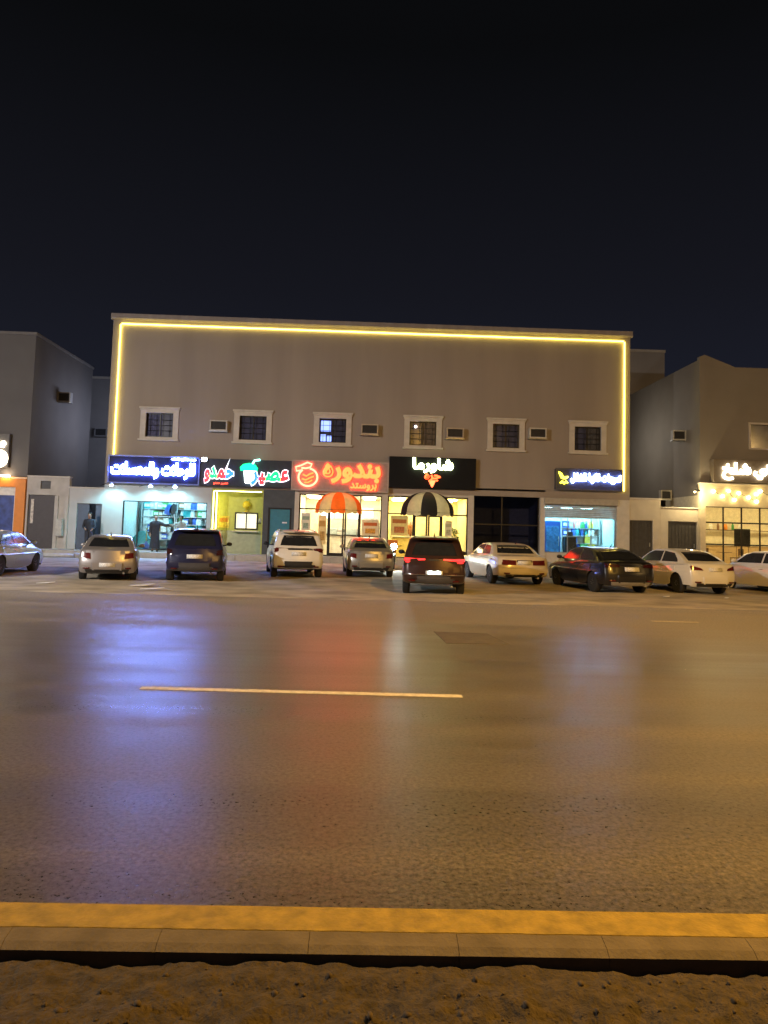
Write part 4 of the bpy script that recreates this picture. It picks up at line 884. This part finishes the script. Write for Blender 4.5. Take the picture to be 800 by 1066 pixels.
# ------------------------------------------------------------------ cars
tyre_m = mat('tyre_rubber', (.018, .018, .019), .85, bump=.2)
rim_m = mat('alloy_rim', (.5, .5, .52), .3, .9)
plastic = mat('black_plastic', (.02, .02, .022), .6)
carglass = mat('car_glass', (.020, .022, .025), .10, var=.2, spec=.45)
chrome = mat('chrome', (.7, .7, .7), .12, 1.)
plate_m = mat('number_plate', (.7, .7, .68), .5, var=.3, scale=30)
head_m = mat('headlight_lens', (.6, .62, .65), .1, .3)
red_lens = mat('red_lens', (.10, .010, .010), .15, var=.25, scale=14)
def paint(n, c, metal=.0, rough=.32): return mat('paint_'+n, c, rough, metal, var=.04, scale=1.2, coat=.6)
PROF = {
 'sedan': dict(L=4.6, W=1.80, r=.33, wb=(-1.35, 1.38),
   low=[(-2.16, .26), (-2.27, .36), (-2.30, .52), (-2.29, .66), (-2.24, .84), (-2.20, .98), (-2.12, 1.03), (-1.70, 1.04), (-1.2, 1.02), (0, .97), (.95, .96), (1.5, .90), (1.95, .79), (2.2, .66), (2.29, .52), (2.28, .36), (2.18, .22)],
   top=[(-1.86, 1.0), (-1.30, 1.27), (-.98, 1.385), (-.6, 1.44), (-.1, 1.46), (.3, 1.43), (.62, 1.34), (1.35, .93)],
   glass_r=(-.62, .62, 1.08, 1.36), side=[[(-1.32, 1.03), (-1.28, 1.10), (-.98, 1.31), (-.38, 1.37), (-.36, 1.02)], [(-.28, 1.02), (-.30, 1.37), (.28, 1.36), (.55, 1.28), (.98, 1.00)]]),
 'old_sedan': dict(L=5.1, W=1.92, r=.335, wb=(-1.50, 1.42),
   low=[(-2.42, .30), (-2.54, .38), (-2.55, .58), (-2.49, .62), (-2.47, .90), (-2.38, 1.0), (-1.6, 1.05), (-1.2, 1.03), (0, .98), (.9, .97), (1.7, .92), (2.25, .82), (2.45, .68), (2.50, .50), (2.48, .34), (2.36, .22)],
   top=[(-1.68, 1.01), (-1.30, 1.28), (-1.0, 1.39), (-.6, 1.435), (-.1, 1.445), (.25, 1.41), (.55, 1.33), (1.25, .94)],
   glass_r=(-.68, .68, 1.08, 1.37), side=[[(-1.22, 1.04), (-1.15, 1.14), (-.95, 1.32), (-.38, 1.365), (-.36, 1.03)], [(-.28, 1.03), (-.30, 1.365), (.22, 1.345), (.45, 1.27), (.86, 1.01)]]),
 'suv': dict(L=4.5, W=1.84, r=.36, wb=(-1.33, 1.35),
   low=[(-2.10, .34), (-2.21, .42), (-2.24, .62), (-2.21, .84), (-2.17, 1.05), (-2.05, 1.10), (-1.2, 1.08), (0, 1.05), (.9, 1.05), (1.6, 1.0), (2.0, .90), (2.2, .74), (2.25, .56), (2.22, .40), (2.1, .28)],
   top=[(-2.13, 1.06), (-1.94, 1.44), (-1.80, 1.60), (-1.45, 1.66), (-.7, 1.69), (.0, 1.67), (.45, 1.57), (1.25, 1.02)],
   glass_r=(-.64, .64, 1.14, 1.50), side=[[(-1.72, 1.12), (-1.66, 1.40), (-1.42, 1.54), (-.98, 1.57), (-.96, 1.11)], [(-.90, 1.11), (-.92, 1.57), (-.22, 1.59), (-.20, 1.10)], [(-.12, 1.10), (-.14, 1.59), (.18, 1.56), (.42, 1.47), (.92, 1.09)]]),
}
def arch(c, r, n=9):   # wheel opening, walked front to rear along the sill
    return [(c+(r+.055)*math.cos(math.pi*i/(n-1)), max(.24, .33*0+r+(r+.055)*math.sin(math.pi*i/(n-1))-.02)) for i in range(n)]
def loft(bm, prof, hw, L, rounded, mi_under, inset=.05, tumble=None, us=(-1, -.965, -.86, -.5, 0, .5, .86, .965, 1), nfix=0):
    """slices across the width; outermost slices drawn in for a rounded edge; plan view tapered to the ends"""
    n = len(prof); P = [Vector(p) for p in prof]; area = sum(P[i].x*P[(i+1) % n].y-P[(i+1) % n].x*P[i].y for i in range(n)); sg = 1 if area > 0 else -1
    nrm = []
    for i in range(n):
        a = (P[i]-P[i-1]).normalized(); b = (P[(i+1) % n]-P[i]).normalized(); t = (a+b).normalized(); nrm.append(Vector((-t.y, t.x))*sg)
    S = []
    for u in us:
        row = []
        k = inset*(1 if abs(u) > .99 else (.25 if abs(u) > .9 else 0))
        for i, p in enumerate(P):
            q = p+nrm[i]*(k if i < n-nfix else 0)
            f = tumble(q.y); x = hw*u*f
            e = max(0, (abs(q.x)-(L/2-.75))/.75)
            yy = q.x-math.copysign(1, q.x)*rounded*abs(u)**2.4*e
            x *= 1-.07*e*e
            zz = q.y-(.025*u*u if q.y > .7 else 0)
            row.append(bm.verts.new((x, yy, zz)))
        S.append(row)
    for a, b in zip(S[:-1], S[1:]):
        for i in range(n):
            f = bm.faces.new((a[i], a[(i+1) % n], b[(i+1) % n], b[i])); f.smooth = True
            if i >= n-nfix-1 and nfix: f.material_index = mi_under
    from mathutils.geometry import tessellate_polygon
    for row in (S[0], S[-1]):
        for t in tessellate_polygon([[v.co.copy().yzx.xyz if 0 else Vector((v.co.y, v.co.z, 0)) for v in row]]):
            try: bm.faces.new([row[i] for i in t]).smooth = True
            except ValueError: pass
def conform(bvh, polys, view, off=.008, depth=.02, cuts=3):
    """panels laid on the body: polygons in the view plane, refined, cast onto the surface, given a rim"""
    b = MB(); bm = b.bm
    for poly in polys:
        tmp = bmesh.new(); f = tmp.faces.new([tmp.verts.new((p[0], p[1], 0)) for p in poly])
        bmesh.ops.triangulate(tmp, faces=[f]); bmesh.ops.subdivide_edges(tmp, edges=tmp.edges[:], cuts=cuts, use_grid_fill=True)
        bd = {v for e in tmp.edges if len(e.link_faces) == 1 for v in e.verts}
        m = {}; mi_ = {}
        for v in tmp.verts:
            a, c = v.co.x, v.co.y
            o, d = {'rear': (Vector((a, -4, c)), Vector((0, 1, 0))), 'front': (Vector((a, 4, c)), Vector((0, -1, 0))), 'left': (Vector((-3, a, c)), Vector((1, 0, 0))), 'right': (Vector((3, a, c)), Vector((-1, 0, 0)))}[view]
            h = bvh.ray_cast(o, d); hit = h[0]; nn = h[1]
            if hit is None: hit = bvh.find_nearest(o+d*2)[0]; nn = -d
            if nn.dot(d) > 0: nn = -nn
            m[v] = bm.verts.new(hit-d*off*.6+nn*off*.6)
            if v in bd: mi_[v] = bm.verts.new(hit+d*depth)
        for f in tmp.faces: bm.faces.new([m[v] for v in f.verts]).smooth = True
        for e in tmp.edges:
            if len(e.link_faces) == 1:
                a, c = e.verts
                try: bm.faces.new((m[a], m[c], mi_[c], mi_[a]))
                except ValueError: pass
        tmp.free()
    return b
def mir(poly): return [(-x, z) for x, z in poly][::-1]
def car(label, kind, x, y, psi, pm, lights, plate=(0, .80), lit=None, scale=(1, 1, 1), lower=None, lens=red_lens, tail=None, roofrail=False, gz=None, badge=None, deckbar=False):
    c = PROF[kind]; L, W, r = c['L'], c['W'], c['r']; hw = W/2
    t = thing('parked_car', label, 'car', (x, y, gz if gz is not None else lot_z(y)+.005), R(psi), 'cars parked nose in before the shops'); t.scale = scale
    bm = bmesh.new()
    ws = [arch(c['wb'][1], r), arch(c['wb'][0], r)]
    under = ws[0]+[(c['wb'][1]-r-.3, .24), (c['wb'][0]+r+.3, .24)]+ws[1]
    tw = lambda z: .94+.06*min(1, max(0, (z-.22)/.35)) if z < .6 else 1-.05*max(0, (z-.72)/.3)
    loft(bm, c['low']+under, hw, L, .17, 1, tumble=tw, nfix=len(under))
    zb, zt = c['top'][0][1], max(p[1] for p in c['top'])
    tg = lambda z: (.925-.235*min(1, max(0, (z-zb)/(zt-zb)))) if kind != 'suv' else (.94-.19*min(1, max(0, (z-zb)/(zt-zb))))
    loft(bm, c['top']+[(c['top'][-1][0]-.1, .8), (c['top'][0][0]+.1, .8)], hw, 20, 0, 1, inset=.035, tumble=tg, nfix=0)
    bmesh.ops.recalc_face_normals(bm, faces=bm.faces); bvh = BVHTree.FromBMesh(bm)
    b = MB(); b.bm.free(); b.bm = bm; body = b.build('body', [pm, plastic], t, smooth=42)
    ROOT = t
    # glass
    g = c['glass_r']; zi = lambda f: g[2]+(g[3]-g[2])*f
    rg = [(g[0], zi(0)), (g[0]*.92, zi(.5)), (g[0]*.80, zi(.95)), (0, zi(1.)), (g[1]*.80, zi(.95)), (g[1]*.92, zi(.5)), (g[1], zi(0)), (0, zi(-.03))]
    conform(bvh, [rg], 'rear', .006, .02).build('rear_window', carglass, t, smooth=40)
    wz0, wz1 = c['top'][-1][1]+.09, c['top'][-2][1]-.02
    conform(bvh, [[(-.66, wz0), (-.54, wz1), (0, wz1+.03), (.54, wz1), (.66, wz0), (0, wz0-.02)]], 'front', .006, .02).build('windscreen', carglass, t, smooth=40)
    for sd in ('left', 'right'):
        for sw in c['side']: conform(bvh, [sw], sd, .006, .02, 2).build('side_window', carglass, t, smooth=40)
        # doors: panels a few millimetres proud so that the shut lines show
        ra, fa = c['wb'][0]+r+.10, c['wb'][1]-r-.10; mid = (-.32 if kind != 'suv' else -.16); zs = c['side'][0][0][1]-.05
        for poly in ([(ra, .36), (ra-.06, .62), (ra-.30, .78), (ra-.30, zs), (mid-.008, zs), (mid-.008, .32)], [(mid+.008, .32), (mid+.008, zs), (fa-.02, zs-.03), (fa+.0, .70), (fa-.04, .34)]):
            d = conform(bvh, [poly], sd, .005, .012, 2).build('door', pm, t, smooth=40)
            hy = poly[3][0]+.2 if poly is None else (mid-.30 if poly[0][0] == ra else fa-.95); s_ = -1 if sd == 'left' else 1
            h = bvh.ray_cast(Vector((s_*3, hy, .86)), Vector((-s_, 0, 0)))[0]
            if h: MB().box(h.x-.02, h.x+.02, hy-.1, hy+.1, .85, .88, .008).build('handle', pm if pm.name != 'x' else chrome, d)
        s_ = -1 if sd == 'left' else 1; my = c['side'][-1][-1][0]-.12; mz = c['side'][-1][-1][1]+.03
        mm = MB().ball((s_*(hw+.07), my, mz+.03), .1, 2, (1.05, .6, .72)).tube([(s_*(hw-.16), my+.04, mz-.03), (s_*(hw), my+.02, mz)], .025, 6).build('mirror', pm if kind != 'suv' else plastic, t)
        for wy in c['wb']:
            wh = MB().lathe([(r*.62, -.1), (r*.9, -.105), (r*.985, -.08), (r, -.04), (r, .04), (r*.985, .08), (r*.9, .105), (r*.62, .1)], (0, 0, 0), 'x', 26).build('wheel', tyre_m, t)
            wh.location = (s_*(hw-.13), wy, r)
            rb = MB(); o_ = s_*.085
            rb.lathe([(r*.60, o_-s_*.12), (r*.66, o_), (r*.60, o_+s_*.012), (r*.57, o_-s_*.02)], (0, 0, 0), 'x', 26); rb.lathe([(.02, o_+s_*.004), (.07, o_+s_*.004), (.075, o_-s_*.03), (.02, o_-s_*.035)], (0, 0, 0), 'x', 14)
            for i in range(7):
                a = 2*math.pi*i/7; rb.tube([(o_-s_*.005, .05*math.cos(a), .05*math.sin(a)), (o_-s_*.005, r*.6*math.cos(a), r*.6*math.sin(a))], [.024, .018], 5)
            rb.lathe([(.02, o_-s_*.07), (r*.58, o_-s_*.07), (r*.58, o_-s_*.08), (.02, o_-s_*.08)], (0, 0, 0), 'x', 20, mi=1)
            rb.build('rim', [rim_m, plastic], wh)
    zl = c['low'][4][1]
    # boot lid / tailgate, bumper, lights, plate
    if kind == 'suv':
        conform(bvh, [[(-.72, .66), (-.76, 1.04), (.76, 1.04), (.72, .66)]], 'rear', .006, .012).build('tailgate', pm, t, smooth=40)
        conform(bvh, [[(-.90, .38), (-.91, .60), (.91, .60), (.90, .38)]], 'rear', .02, .02).build('bumper', lower or plastic, t, smooth=40)
        sp = MB().box(-.56, .56, -2.06, -1.74, 1.585, 1.62, .012).build('roof_spoiler', pm, t); MB().box(-.16, .16, -2.075, -2.055, 1.59, 1.612).build('brake_lamp', lens, sp)
        MB().tube([(0, -2.02, 1.14), (.18, -2.06, 1.13), (.42, -2.05, 1.15)], .012, 6).build('wiper', plastic, t)
    else:
        conform(bvh, [[(-.60, .68), (-.66, .96), (.66, .96), (.60, .68)]], 'rear', .006, .012).build('boot_lid', pm, t, smooth=40)
        conform(bvh, [[(-.86, .36), (-.88, .58), (.88, .58), (.86, .36)]], 'rear', .022, .02).build('bumper', pm, t, smooth=40)
        conform(bvh, [[(-.62, .28), (-.66, .38), (.66, .38), (.62, .28)]], 'rear', .026, .02).build('lower_bumper', lower or plastic, t, smooth=40)
    for poly in lights:
        for q in (poly, mir(poly)): conform(bvh, [q], 'rear', .016, .02).build('tail_light', lit or lens, t, smooth=40)
    if tail:
        for poly in tail: conform(bvh, [poly], 'rear', .013, .02).build('tail_trim', chrome if deckbar else plastic, t, smooth=40)
    px_, pz_ = plate
    pl_ = conform(bvh, [[(px_-.24, pz_-.065), (px_-.24, pz_+.065), (px_+.24, pz_+.065), (px_+.24, pz_-.065)]], 'rear', .022, .02, 1).build('number_plate', plate_m, t)
    # reflectors and exhaust low on the bumper
    for s_ in (-1, 1): conform(bvh, [[(s_*.62-.09, .40), (s_*.62-.09, .44), (s_*.62+.09, .44), (s_*.62+.09, .40)]], 'rear', .035, .02, 1).build('reflector', red_lens, t)
    MB().lathe([(.03, 0), (.036, 0), (.036, .25), (.03, .25)], (.5, -L/2+.08, .27), 'y', 12).build('exhaust', chrome, t)
    # front
    for s_ in (1, -1):
        q = [(.50, .66), (.52, .76), (.82, .80), (.84, .70)] if kind != 'suv' else [(.50, .78), (.50, .88), (.84, .92), (.86, .82)]
        conform(bvh, [q if s_ > 0 else mir(q)], 'front', .012, .02).build('headlight', head_m, t, smooth=40)
    gz0 = .42 if kind != 'suv' else .55
    conform(bvh, [[(-.46, gz0), (-.50, gz0+.2), (.50, gz0+.2), (.46, gz0)]], 'front', .012, .02).build('front_grille', plastic, t, smooth=40)
    if roofrail:
        for s_ in (-1, 1): MB().tube([(s_*.60, -1.6, 1.60), (s_*.61, -1.5, 1.68), (s_*.61, .1, 1.69), (s_*.60, .25, 1.62)], .018, 6).build('roof_rail', chrome, t)
    MB().tube([(0, -.85 if kind == 'sedan' else -1.5, zt-.03), (0, -1.0 if kind == 'sedan' else -1.7, zt+.09)], [.02, .006], 6).build('aerial', plastic, t)
    return t, bvh
silver = paint('silver', (.34, .32, .32), .5, .35); navy = paint('navy', (.016, .018, .06), .2); whitep = paint('white', (.72, .71, .68)); grey = paint('grey_silver', (.30, .29, .27), .5)
maroon = paint('dark_maroon', (.045, .022, .019), .3); cream = paint('cream', (.66, .58, .44), .15); blackp = paint('black', (.010, .010, .012), .1); white2 = paint('pearl_white', (.68, .66, .60)); bluew = paint('ice_blue_silver', (.42, .55, .76), .3)
dark_lens = mat('smoked_lens', (.035, .006, .008), .12, var=.2)
SED = [[(.50, .76), (.50, .90), (.84, .95), (.86, .80)]]
car('ice blue silver sedan parked at the left edge in front of the orange shop', 'sedan', -12.25, 26.05, 1, bluew, SED)
car('silver sedan with wide rear window parked before the service doorway', 'sedan', -8.3, 25.9, 15, silver, [[(.50, .70), (.52, .88), (.84, .92), (.85, .76)]], plate=(0, .52), scale=(.97, .97, .97))
car('dark navy sport utility car parked before the bright cyan shop', 'suv', -5.55, 26.55, 8.5, navy, [[(.66, .84), (.66, .98), (.84, 1.04), (.86, .86)]], plate=(0, .80), lens=dark_lens, lower=mat('grey_skirt', (.06, .06, .07), .5))
car('white sport utility car parked in front of the teal door', 'suv', -2.55, 29.0, 10, whitep, [[(.52, .98), (.50, 1.05), (.86, 1.06), (.87, .90), (.74, .92)]], plate=(0, .86), tail=[[(-.50, .985), (-.50, 1.05), (.50, 1.05), (.50, .985)]], roofrail=True)
car('older grey silver sedan with rounded boot parked before the orange awning shop', 'sedan', .22, 30.2, 4, grey, [[(.56, .70), (.56, .86), (.83, .90), (.85, .74)]], plate=(0, .80), scale=(.98, .96, 1.0))
redlit = emit('lit_tail_light', (1., .03, .03), 1.3)
t6, bv6 = car('dark maroon crossover with red tail lights on, nearest to the road', 'suv', 2.22, 24.0, -4, maroon, [[(.26, 1.0), (.26, 1.04), (.84, 1.05), (.86, .98), (.60, .985)], [(.66, .92), (.62, .955), (.64, .975), (.82, .965), (.82, .93)]], plate=(0, .64), lit=redlit, lower=mat('grey_skirt', (.06, .06, .07), .5), tail=[[(-.14, .98), (-.14, 1.03), (.14, 1.03), (.14, .98)]])
for s_ in (-.1, .1):
    pl = conform(bv6, [[(s_-.09, .60), (s_-.09, .69), (s_, .715), (s_+.09, .69), (s_+.09, .60)]], 'rear', .03, .03, 1).build('plate_glow_patch', emit('plate_glow', (.72, 1., .92), 1.9), t6)  # glowing patches laid over the plate, standing in for lamplight on it
MB().tube([(-.86, -2.225, .60), (-.5, -2.275, .60), (.5, -2.275, .60), (.86, -2.225, .60)], .013, 6).build('bumper_trim', chrome, t6)
car('cream full size old sedan with long flat boot parked beside the maroon crossover', 'old_sedan', 5.25, 28.8, 8, cream, [[(.30, .70), (.30, .86), (.90, .88), (.92, .70)]], plate=(0, .78), tail=[[(-.28, .80), (-.28, .87), (.28, .87), (.28, .80)]])
car('glossy black sedan parked before the half shuttered shop', 'sedan', 8.12, 26.4, 10, blackp, [[(.40, .84), (.40, .92), (.81, .95), (.82, .82), (.62, .84)]], plate=(0, .78), lens=dark_lens, lower=mat('silver_skirt', (.4, .4, .42), .4, .5), tail=[[(-.40, .90), (-.40, .925), (.40, .925), (.40, .90)]], deckbar=True, scale=(1.02, 1.03, 1.0))
car('white compact sedan with swept tail lights parked before the dark gates', 'sedan', 10.98, 26.7, 11, white2, [[(.44, .79), (.50, .86), (.79, .94), (.82, .90), (.80, .80)]], plate=(0, .82), scale=(.97, .97, 1.0))
car('white sedan cut off by the right edge before the tea shop', 'sedan', 14.62, 27.0, 14, whitep, SED)

# ------------------------------------------------------------------ motorcycle with its headlamp on
mc = thing('motorcycle', 'delivery motorcycle facing the road with its headlamp glaring between two cars', 'motorcycle', (1.38, 33.9, lot_z(33.9)+.03), R(0))
for wy in (-.68, .62):
    wb_ = MB().lathe([(.23, -.045), (.28, -.05), (.295, 0), (.28, .05), (.23, .045)], (0, 0, 0), 'x', 24).build('wheel', tyre_m, mc); wb_.location = (0, wy, .295)
    q = MB().lathe([(.21, -.03), (.235, -.035), (.235, .035), (.21, .03)], (0, 0, 0), 'x', 24).lathe([(.02, -.06), (.05, -.05), (.05, .05), (.02, .06)], (0, 0, 0), 'x', 12)
    for i in range(6): q.tube([(0, .04*math.cos(i*1.047), .04*math.sin(i*1.047)), (0, .22*math.cos(i*1.047), .22*math.sin(i*1.047))], .01, 5)
    q.build('rim', rim_m, wb_)
b = MB()
for s_ in (-.09, .09): b.tube([(s_, -.68, .295), (s_, -.50, .82)], .022, 8)
b.build('fork', chrome, mc)
MB().tube([(-.36, -.34, 1.02), (-.22, -.44, 1.0), (0, -.47, .90), (.22, -.44, 1.0), (.36, -.34, 1.02)], .015, 7).build('handlebar', plastic, mc)
MB().tube([(0, -.46, .86), (0, -.3, .62), (0, .0, .42), (0, .35, .46), (0, .55, .66)], .035, 8).tube([(0, .3, .42), (.09, .62, .295)], .025, 6).build('frame', plastic, mc)
MB().ball((0, -.18, .80), .17, 2, (.75, 1.35, .7)).build('tank', mat('red_tank', (.4, .03, .02), .3, coat=.5), mc)
MB().box(-.12, .12, .0, .62, .74, .83, .035).build('seat', plastic, mc)
MB().box(-.22, .22, .42, .86, .86, 1.26, .03).build('delivery_box', mat('box_orange', (.6, .18, .03), .5), mc)
MB().box(-.15, .15, -.16, .22, .30, .58, .04).build('engine', mat('engine_metal', (.2, .2, .21), .4, .7), mc)
MB().tube([(.14, .0, .3), (.17, .3, .26), (.17, .8, .34)], [.025, .03, .045], 8).build('exhaust', chrome, mc)
MB().tube([(0, -.95, .48), (0, -.86, .60), (0, -.66, .635), (0, -.45, .57)], [.05, .07, .07, .05], 8).build('mudguard', plastic, mc)
hd = MB().lathe([(.03, .1), (.12, .06), (.15, 0), (.145, -.01)], (0, -.60, .98), 'y', 20).build('headlight_housing', chrome, mc)
MB().lathe([(.02, -.045), (.07, -.04), (.135, -.012), (.135, 0), (.02, .02)], (0, -.60, .98), 'y', 20).build('headlight', emit('headlamp_glow', (.72, .97, 1.), HEAD), mc)
lamp('lamp_light', 'SPOT', HEADW, (.8, .97, 1.), mc, (0, -.70, .98), spot_size=R(165), spot_blend=.3, shadow_soft_size=.06, rot=(R(88), 0, R(180)))

# ------------------------------------------------------------------ people
skin_m = mat('skin', (.38, .22, .14), .6, var=.06); hair_m = mat('black_hair', (.015, .012, .01), .7)
def skinned(name, joints, bones, m, parent, sub=2, root=0):
    me = bpy.data.meshes.new(name); bm = bmesh.new(); lay = bm.verts.layers.skin.verify(); vs = []
    for p, r in joints:
        v = bm.verts.new(p); v[lay].radius = (r, r) if not isinstance(r, tuple) else r; vs.append(v)
    vs[root][lay].use_root = True
    for a, c in bones: bm.edges.new((vs[a], vs[c]))
    bm.to_mesh(me); bm.free(); o = bpy.data.objects.new(name, me); COL.objects.link(o)
    o.modifiers.new('skin', 'SKIN').use_smooth_shade = True; sb = o.modifiers.new('sub', 'SUBSURF'); sb.levels = sb.render_levels = sub
    dg = bpy.context.evaluated_depsgraph_get(); me2 = bpy.data.meshes.new_from_object(o.evaluated_get(dg)); bpy.data.objects.remove(o)
    me2.materials.clear(); me2.materials.append(m); me2.name = name; me2.shade_smooth()
    o = bpy.data.objects.new(name, me2); COL.objects.link(o); o.parent = parent; return o
def person(label, loc, rz, armL, armR, robe_m, trousers=None, head_turn=0., cap=None):
    """arms given as elbow and wrist points, x to the person's left... y forward is -Y"""
    t = thing('person', label, 'person', loc, rz)
    J = [((0, 0, .98), (.15, .11)), ((0, 0, 1.15), (.145, .10)), ((0, 0, 1.36), (.17, .105)), ((0, 0, 1.47), (.08, .07)), ((0, -.01, 1.545), .06)]
    B = [(0, 1), (1, 2), (2, 3), (3, 4)]
    # head: skull, face, nose, jaw
    J += [((0, -.02, 1.635), (.098, .118)), ((0, -.01, 1.71), (.100, .122)), ((0, -.005, 1.765), (.06, .075)), ((0, -.145, 1.645), .018)]; B += [(4, 5), (5, 6), (6, 7), (5, 8)]
    for s_, (el, wr) in ((-1, armR), (1, armL)):
        k = len(J); J += [((s_*.19, 0, 1.42), .062), (el, .045), (wr, .03)]; B += [(2, k), (k, k+1), (k+1, k+2)]
        E_, Wv = Vector(el), Vector(wr); d = (Wv-E_).normalized(); sd = d.cross(Vector((0, 0, 1)));
        if sd.length < .2: sd = Vector((0, 1, 0))
        sd.normalize(); pk = len(J); J += [(tuple(Wv+d*.05), (.034, .022)), (tuple(Wv+d*.09), (.036, .02))]; B += [(k+2, pk), (pk, pk+1)]
        dn = Vector((0, 0, -1)) if abs(d.z) < .8 else Vector((0, -1, 0))
        for i, l in enumerate((.075, .085, .08, .06)):
            q = Wv+d*.09+sd*(-.03+.02*i); a = len(J); J += [(tuple(q+d*l*.5), .0095), (tuple(q+d*l+dn*.02), .008)]; B += [(pk+1, a), (a, a+1)]
        a = len(J); q = Wv+d*.03-sd*.045; J += [(tuple(q), .011), (tuple(q+d*.045-sd*.012), .009)]; B += [(pk, a), (a, a+1)]
    for s_ in (-1, 1):
        k = len(J); J += [((s_*.09, 0, .88), .095), ((s_*.10, -.01, .50), .062), ((s_*.10, .02, .09), .04), ((s_*.11, -.10, .04), .038), ((s_*.115, -.17, .03), .028)]; B += [(0, k), (k, k+1), (k+1, k+2), (k+2, k+3), (k+3, k+4)]
    skinned('body', J, B, skin_m, t, 2)
    # ears, eyes and mouth belong to the head
    b = MB()
    for s_ in (-1, 1): b.ball((s_*.036, -.108, 1.69), .013, 1)
    b.build('eyes', mat('eyes', (.03, .02, .02), .2), t); MB().box(-.026, .026, -.118, -.10, 1.598, 1.606, .002).build('mouth', mat('lips', (.3, .1, .08), .6), t)
    b = MB(); b.ball((0, .012, 1.712), .112, 3, (.90, 1.10, .96))
    bmesh.ops.delete(b.bm, geom=[v for v in b.bm.verts if v.co.y < -.05 and v.co.z < 1.762 or v.co.z < 1.62], context='VERTS')
    b.build('hair' if cap is None else 'cap', cap or hair_m, t)
    # garment: robe or shirt and trousers, following the body with hem and cuffs
    b = MB()
    zb = .14 if trousers is None else .86
    rings = [(.15, .09, 1.475), (.205, .125, 1.42), (.225, .14, 1.34), (.22, .145, 1.25), (.19, .14, 1.08), (.20, .15, .92)]+([(.215, .17, .6), (.24, .20, .3), (.255, .215, zb)] if trousers is None else [(.20, .15, zb)])
    seg = 22; V = []
    for (a, c_, z) in rings: V.append([b.bm.verts.new((a*math.cos(2*math.pi*i/seg)*(1+.03*math.sin(i*2.7)*(z < .9)), c_*math.sin(2*math.pi*i/seg)*(1+.05*math.sin(i*1.9)*(z < .9)), z)) for i in range(seg)])
    V.insert(0, [b.bm.verts.new((.078*math.cos(2*math.pi*i/seg), .075*math.sin(2*math.pi*i/seg), 1.515)) for i in range(seg)])
    for u, v in zip(V[:-1], V[1:]):
        for i in range(seg): b.bm.faces.new((u[i], u[(i+1) % seg], v[(i+1) % seg], v[i])).smooth = True
    for s_, (el, wr) in ((-1, armR), (1, armL)):
        b.tube([(s_*.12, 0, 1.43), (s_*.205, 0, 1.40), el, tuple(Vector(wr)*.93+Vector(el)*.07)], [.07, .078, .066, .056], 12, cap=False); b.ball((s_*.195, 0, 1.398), .083, 2)
    b.build('robe' if trousers is None else 'shirt', robe_m, t)
    if trousers:
        b = MB()
        for s_ in (-1, 1): b.tube([(s_*.07, 0, .96), (s_*.095, 0, .84), (s_*.10, -.01, .5), (s_*.10, .02, .09)], [.11, .115, .085, .07], 14)
        b.ball((0, 0, .93), .15, 2, (1.28, .95, .7)); b.build('trousers', trousers, t)
    b = MB()
    for s_ in (-1, 1): b.ball((s_*.112, -.075, .035), .06, 2, (.8, 2.1, .75))
    for v in b.bm.verts: v.co.z = max(v.co.z, .0)
    b.build('shoes', mat('dark_shoes', (.03, .025, .02), .5), t)
    return t
dark_robe = mat('dark_robe', (.035, .035, .045), .85, var=.2); pale_shirt = mat('pale_shirt', (.62, .66, .68), .8, var=.08)
person('man in a long dark robe standing in front of the cyan shop, pointing right', (-10.15, YF-.45, PV+.005), R(20), ((.42, -.12, 1.30), (.66, -.24, 1.33)), ((-.24, .03, 1.14), (-.25, -.06, .88)), dark_robe)
person('man in a pale shirt behind the glass of the cyan shop, reaching towards the left', (-9.2, YF+.75, PV+.015), R(-12), ((.25, .0, 1.15), (.22, -.18, .98)), ((-.40, -.15, 1.26), (-.62, -.28, 1.24)), pale_shirt, mat('dark_trousers', (.04, .045, .06), .8))
person('man in a dark jacket standing in the service doorway behind the silver sedan', (-13.34, YF-.55, PV+.005), R(8), ((.27, -.02, 1.14), (.20, -.2, 1.02)), ((-.27, -.02, 1.14), (-.16, -.22, 1.04)), mat('dark_jacket', (.03, .035, .05), .8), mat('dark_trousers', (.04, .045, .06), .8))
